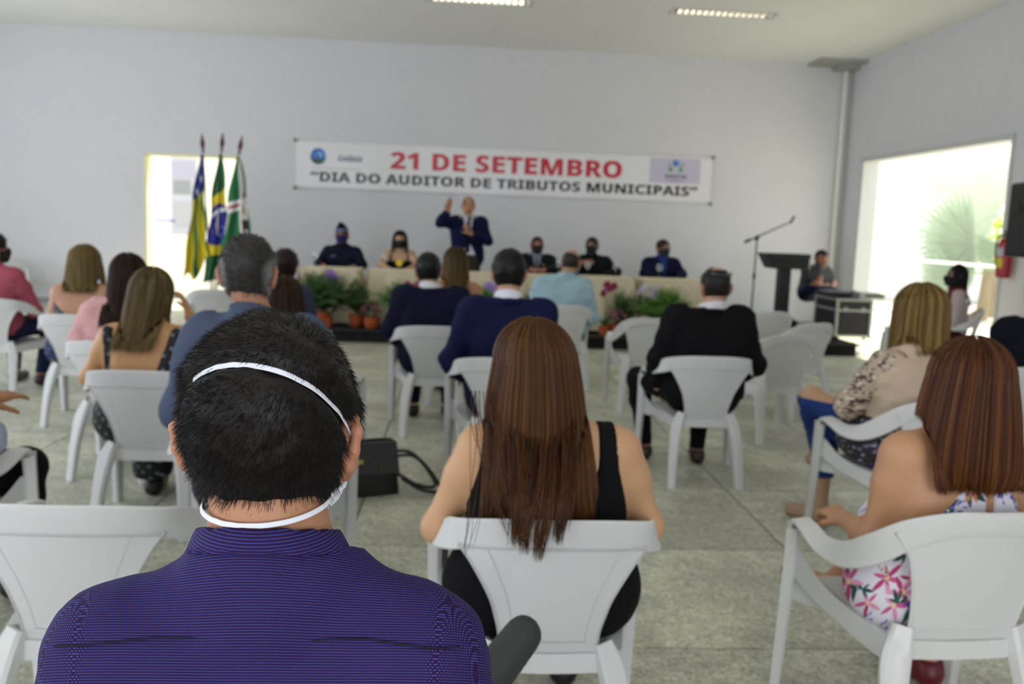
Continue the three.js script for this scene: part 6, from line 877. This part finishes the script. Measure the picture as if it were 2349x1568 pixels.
  add('valve', [rod([0, 0.45, 0], [0, 0.5, 0], 0.02), box(0.03, 0.02, 0.13, 0, 0.52, 0.03), box(0.03, 0.02, 0.11, 0, 0.49, 0.03)], black, ex); add('hose', tube([[0, 0.48, -0.02], [-0.03, 0.46, -0.09], [-0.05, 0.3, -0.1], [-0.04, 0.12, -0.08]], 0.011, 20, 8), black, ex);
  const sg = thing('safety_sign', 'small red sign on the wall above the fire extinguisher', 'sign', [XR - 0.006, 1.98, -9.55]); add('plate', box(0.01, 0.26, 0.22), M('#9a1620', 0.5), sg); add('border', box(0.004, 0.2, 0.16, -0.006, 0, 0), M('#b82a30', 0.5), sg);
}
// bags
{
  const lea = M('#0e0f10', 0.45), h = thing('handbag', 'black leather handbag slumped on the floor with its handles to one side', 'handbag', [-0.45, 0, -4.82], R(18)); h.scale.setScalar(1.22);
  add('body', sheet((u, v) => { const a = u * 6.2832, k = 1 - 0.45 * Math.pow(v, 3); return V(Math.cos(a) * 0.135 * (Math.abs(Math.cos(a)) > 0.8 ? 1 : 0.97) - 0.02 * v, 0.004 + v * 0.215 + 0.015 * Math.cos(a + 0.6) * v, Math.sign(Math.sin(a)) * Math.pow(Math.abs(Math.sin(a)), 0.55) * 0.085 * k); }, 48, 12, 0.006), lea, h); add('base', box(0.25, 0.008, 0.15, 0, 0.006, 0, 0.003), lea, h);
  add('flap', sheet((u, v) => V(lerp(-0.13, 0.12, u), 0.2 + 0.03 * Math.sin(v * 3.1) - 0.11 * Math.max(0, v - 0.6) * 2.2, lerp(-0.06, 0.095, v)), 14, 10, 0.006), lea, h); add('clasp', [box(0.03, 0.02, 0.008, -0.06, 0.165, 0.1, 0.002)], M('#c9b45a', 0.25, { metalness: 0.8 }), h); add('zip', box(0.006, 0.045, 0.004, 0.04, 0.12, 0.092), M('#6e5a26', 0.35, { metalness: 0.7 }), h);
  for (const z of [-0.03, 0.05]) add('handle', tube([[0.09, 0.17, z], [0.19, 0.17, z + 0.02], [0.27, 0.09, z + 0.05], [0.3, 0.02, z + 0.08], [0.22, 0.03, z + 0.09], [0.12, 0.09, z + 0.08]], 0.008, 40, 8), lea, h);
  const wine = M('#3a0a14', 0.4);
  const b = thing('tote_bag', 'burgundy tote bag on the floor behind the elbow of the floral dress', 'bag', [1.93, 0, -3.55], R(20)); add('body', sheet((u, v) => { const a = u * 6.2832; return V(Math.sign(Math.cos(a)) * Math.pow(Math.abs(Math.cos(a)), 0.4) * 0.16 * (1 - 0.06 * v), 0.003 + 0.36 * v, Math.sign(Math.sin(a)) * Math.pow(Math.abs(Math.sin(a)), 0.4) * 0.065 * (1 - 0.3 * v)); }, 48, 10, 0.005), wine, b); add('base', box(0.3, 0.008, 0.12, 0, 0.006, 0), wine, b); for (const z of [-0.04, 0.04]) add('handle', tube([[-0.08, 0.34, z], [-0.06, 0.45, z * 1.2], [0.06, 0.45, z * 1.2], [0.08, 0.34, z]], 0.008, 24, 8), wine, b); for (const x of [-0.08, 0.08]) add('ring', new THREE.TorusGeometry(0.014, 0.003, 8, 16).translate(x, 0.35, 0.055), steel, b);
  const s = thing('shoulder_bag', 'burgundy bag hung over the back of the sideways empty chair', 'bag', [4.5, 0.36, -8.52], R(40)); add('body', sheet((u, v) => { const a = u * 6.2832; return V(Math.sign(Math.cos(a)) * Math.pow(Math.abs(Math.cos(a)), 0.5) * 0.12, 0.3 * v, Math.sign(Math.sin(a)) * Math.pow(Math.abs(Math.sin(a)), 0.5) * 0.045); }, 40, 8, 0.005), wine, s); add('base', box(0.23, 0.008, 0.08, 0, 0.004, 0), wine, s); add('strap', tube([[-0.1, 0.28, 0], [-0.04, 0.42, 0.02], [0.04, 0.42, 0.02], [0.1, 0.28, 0]], 0.008, 24, 8), wine, s);
  const mc = thing('microphone', 'black handheld microphone held under the chin of the standing speaker', 'microphone', [0.155, 1.37, -12.12], 0); add('handle', rod([0, 0, 0], [0, 0.17, 0.02], 0.012, 0.017, 14), black, mc); add('head', new THREE.SphereGeometry(0.027, 16, 12).translate(0, 0.195, 0.023), M('#55575a', 0.4, { metalness: 0.5 }), mc);
}

const renderer = new THREE.WebGLRenderer({ antialias: true });
renderer.shadowMap.enabled = true;
renderer.toneMapping = THREE.LinearToneMapping;
renderer.toneMappingExposure = EXPOSURE;
renderer.render(scene, camera);
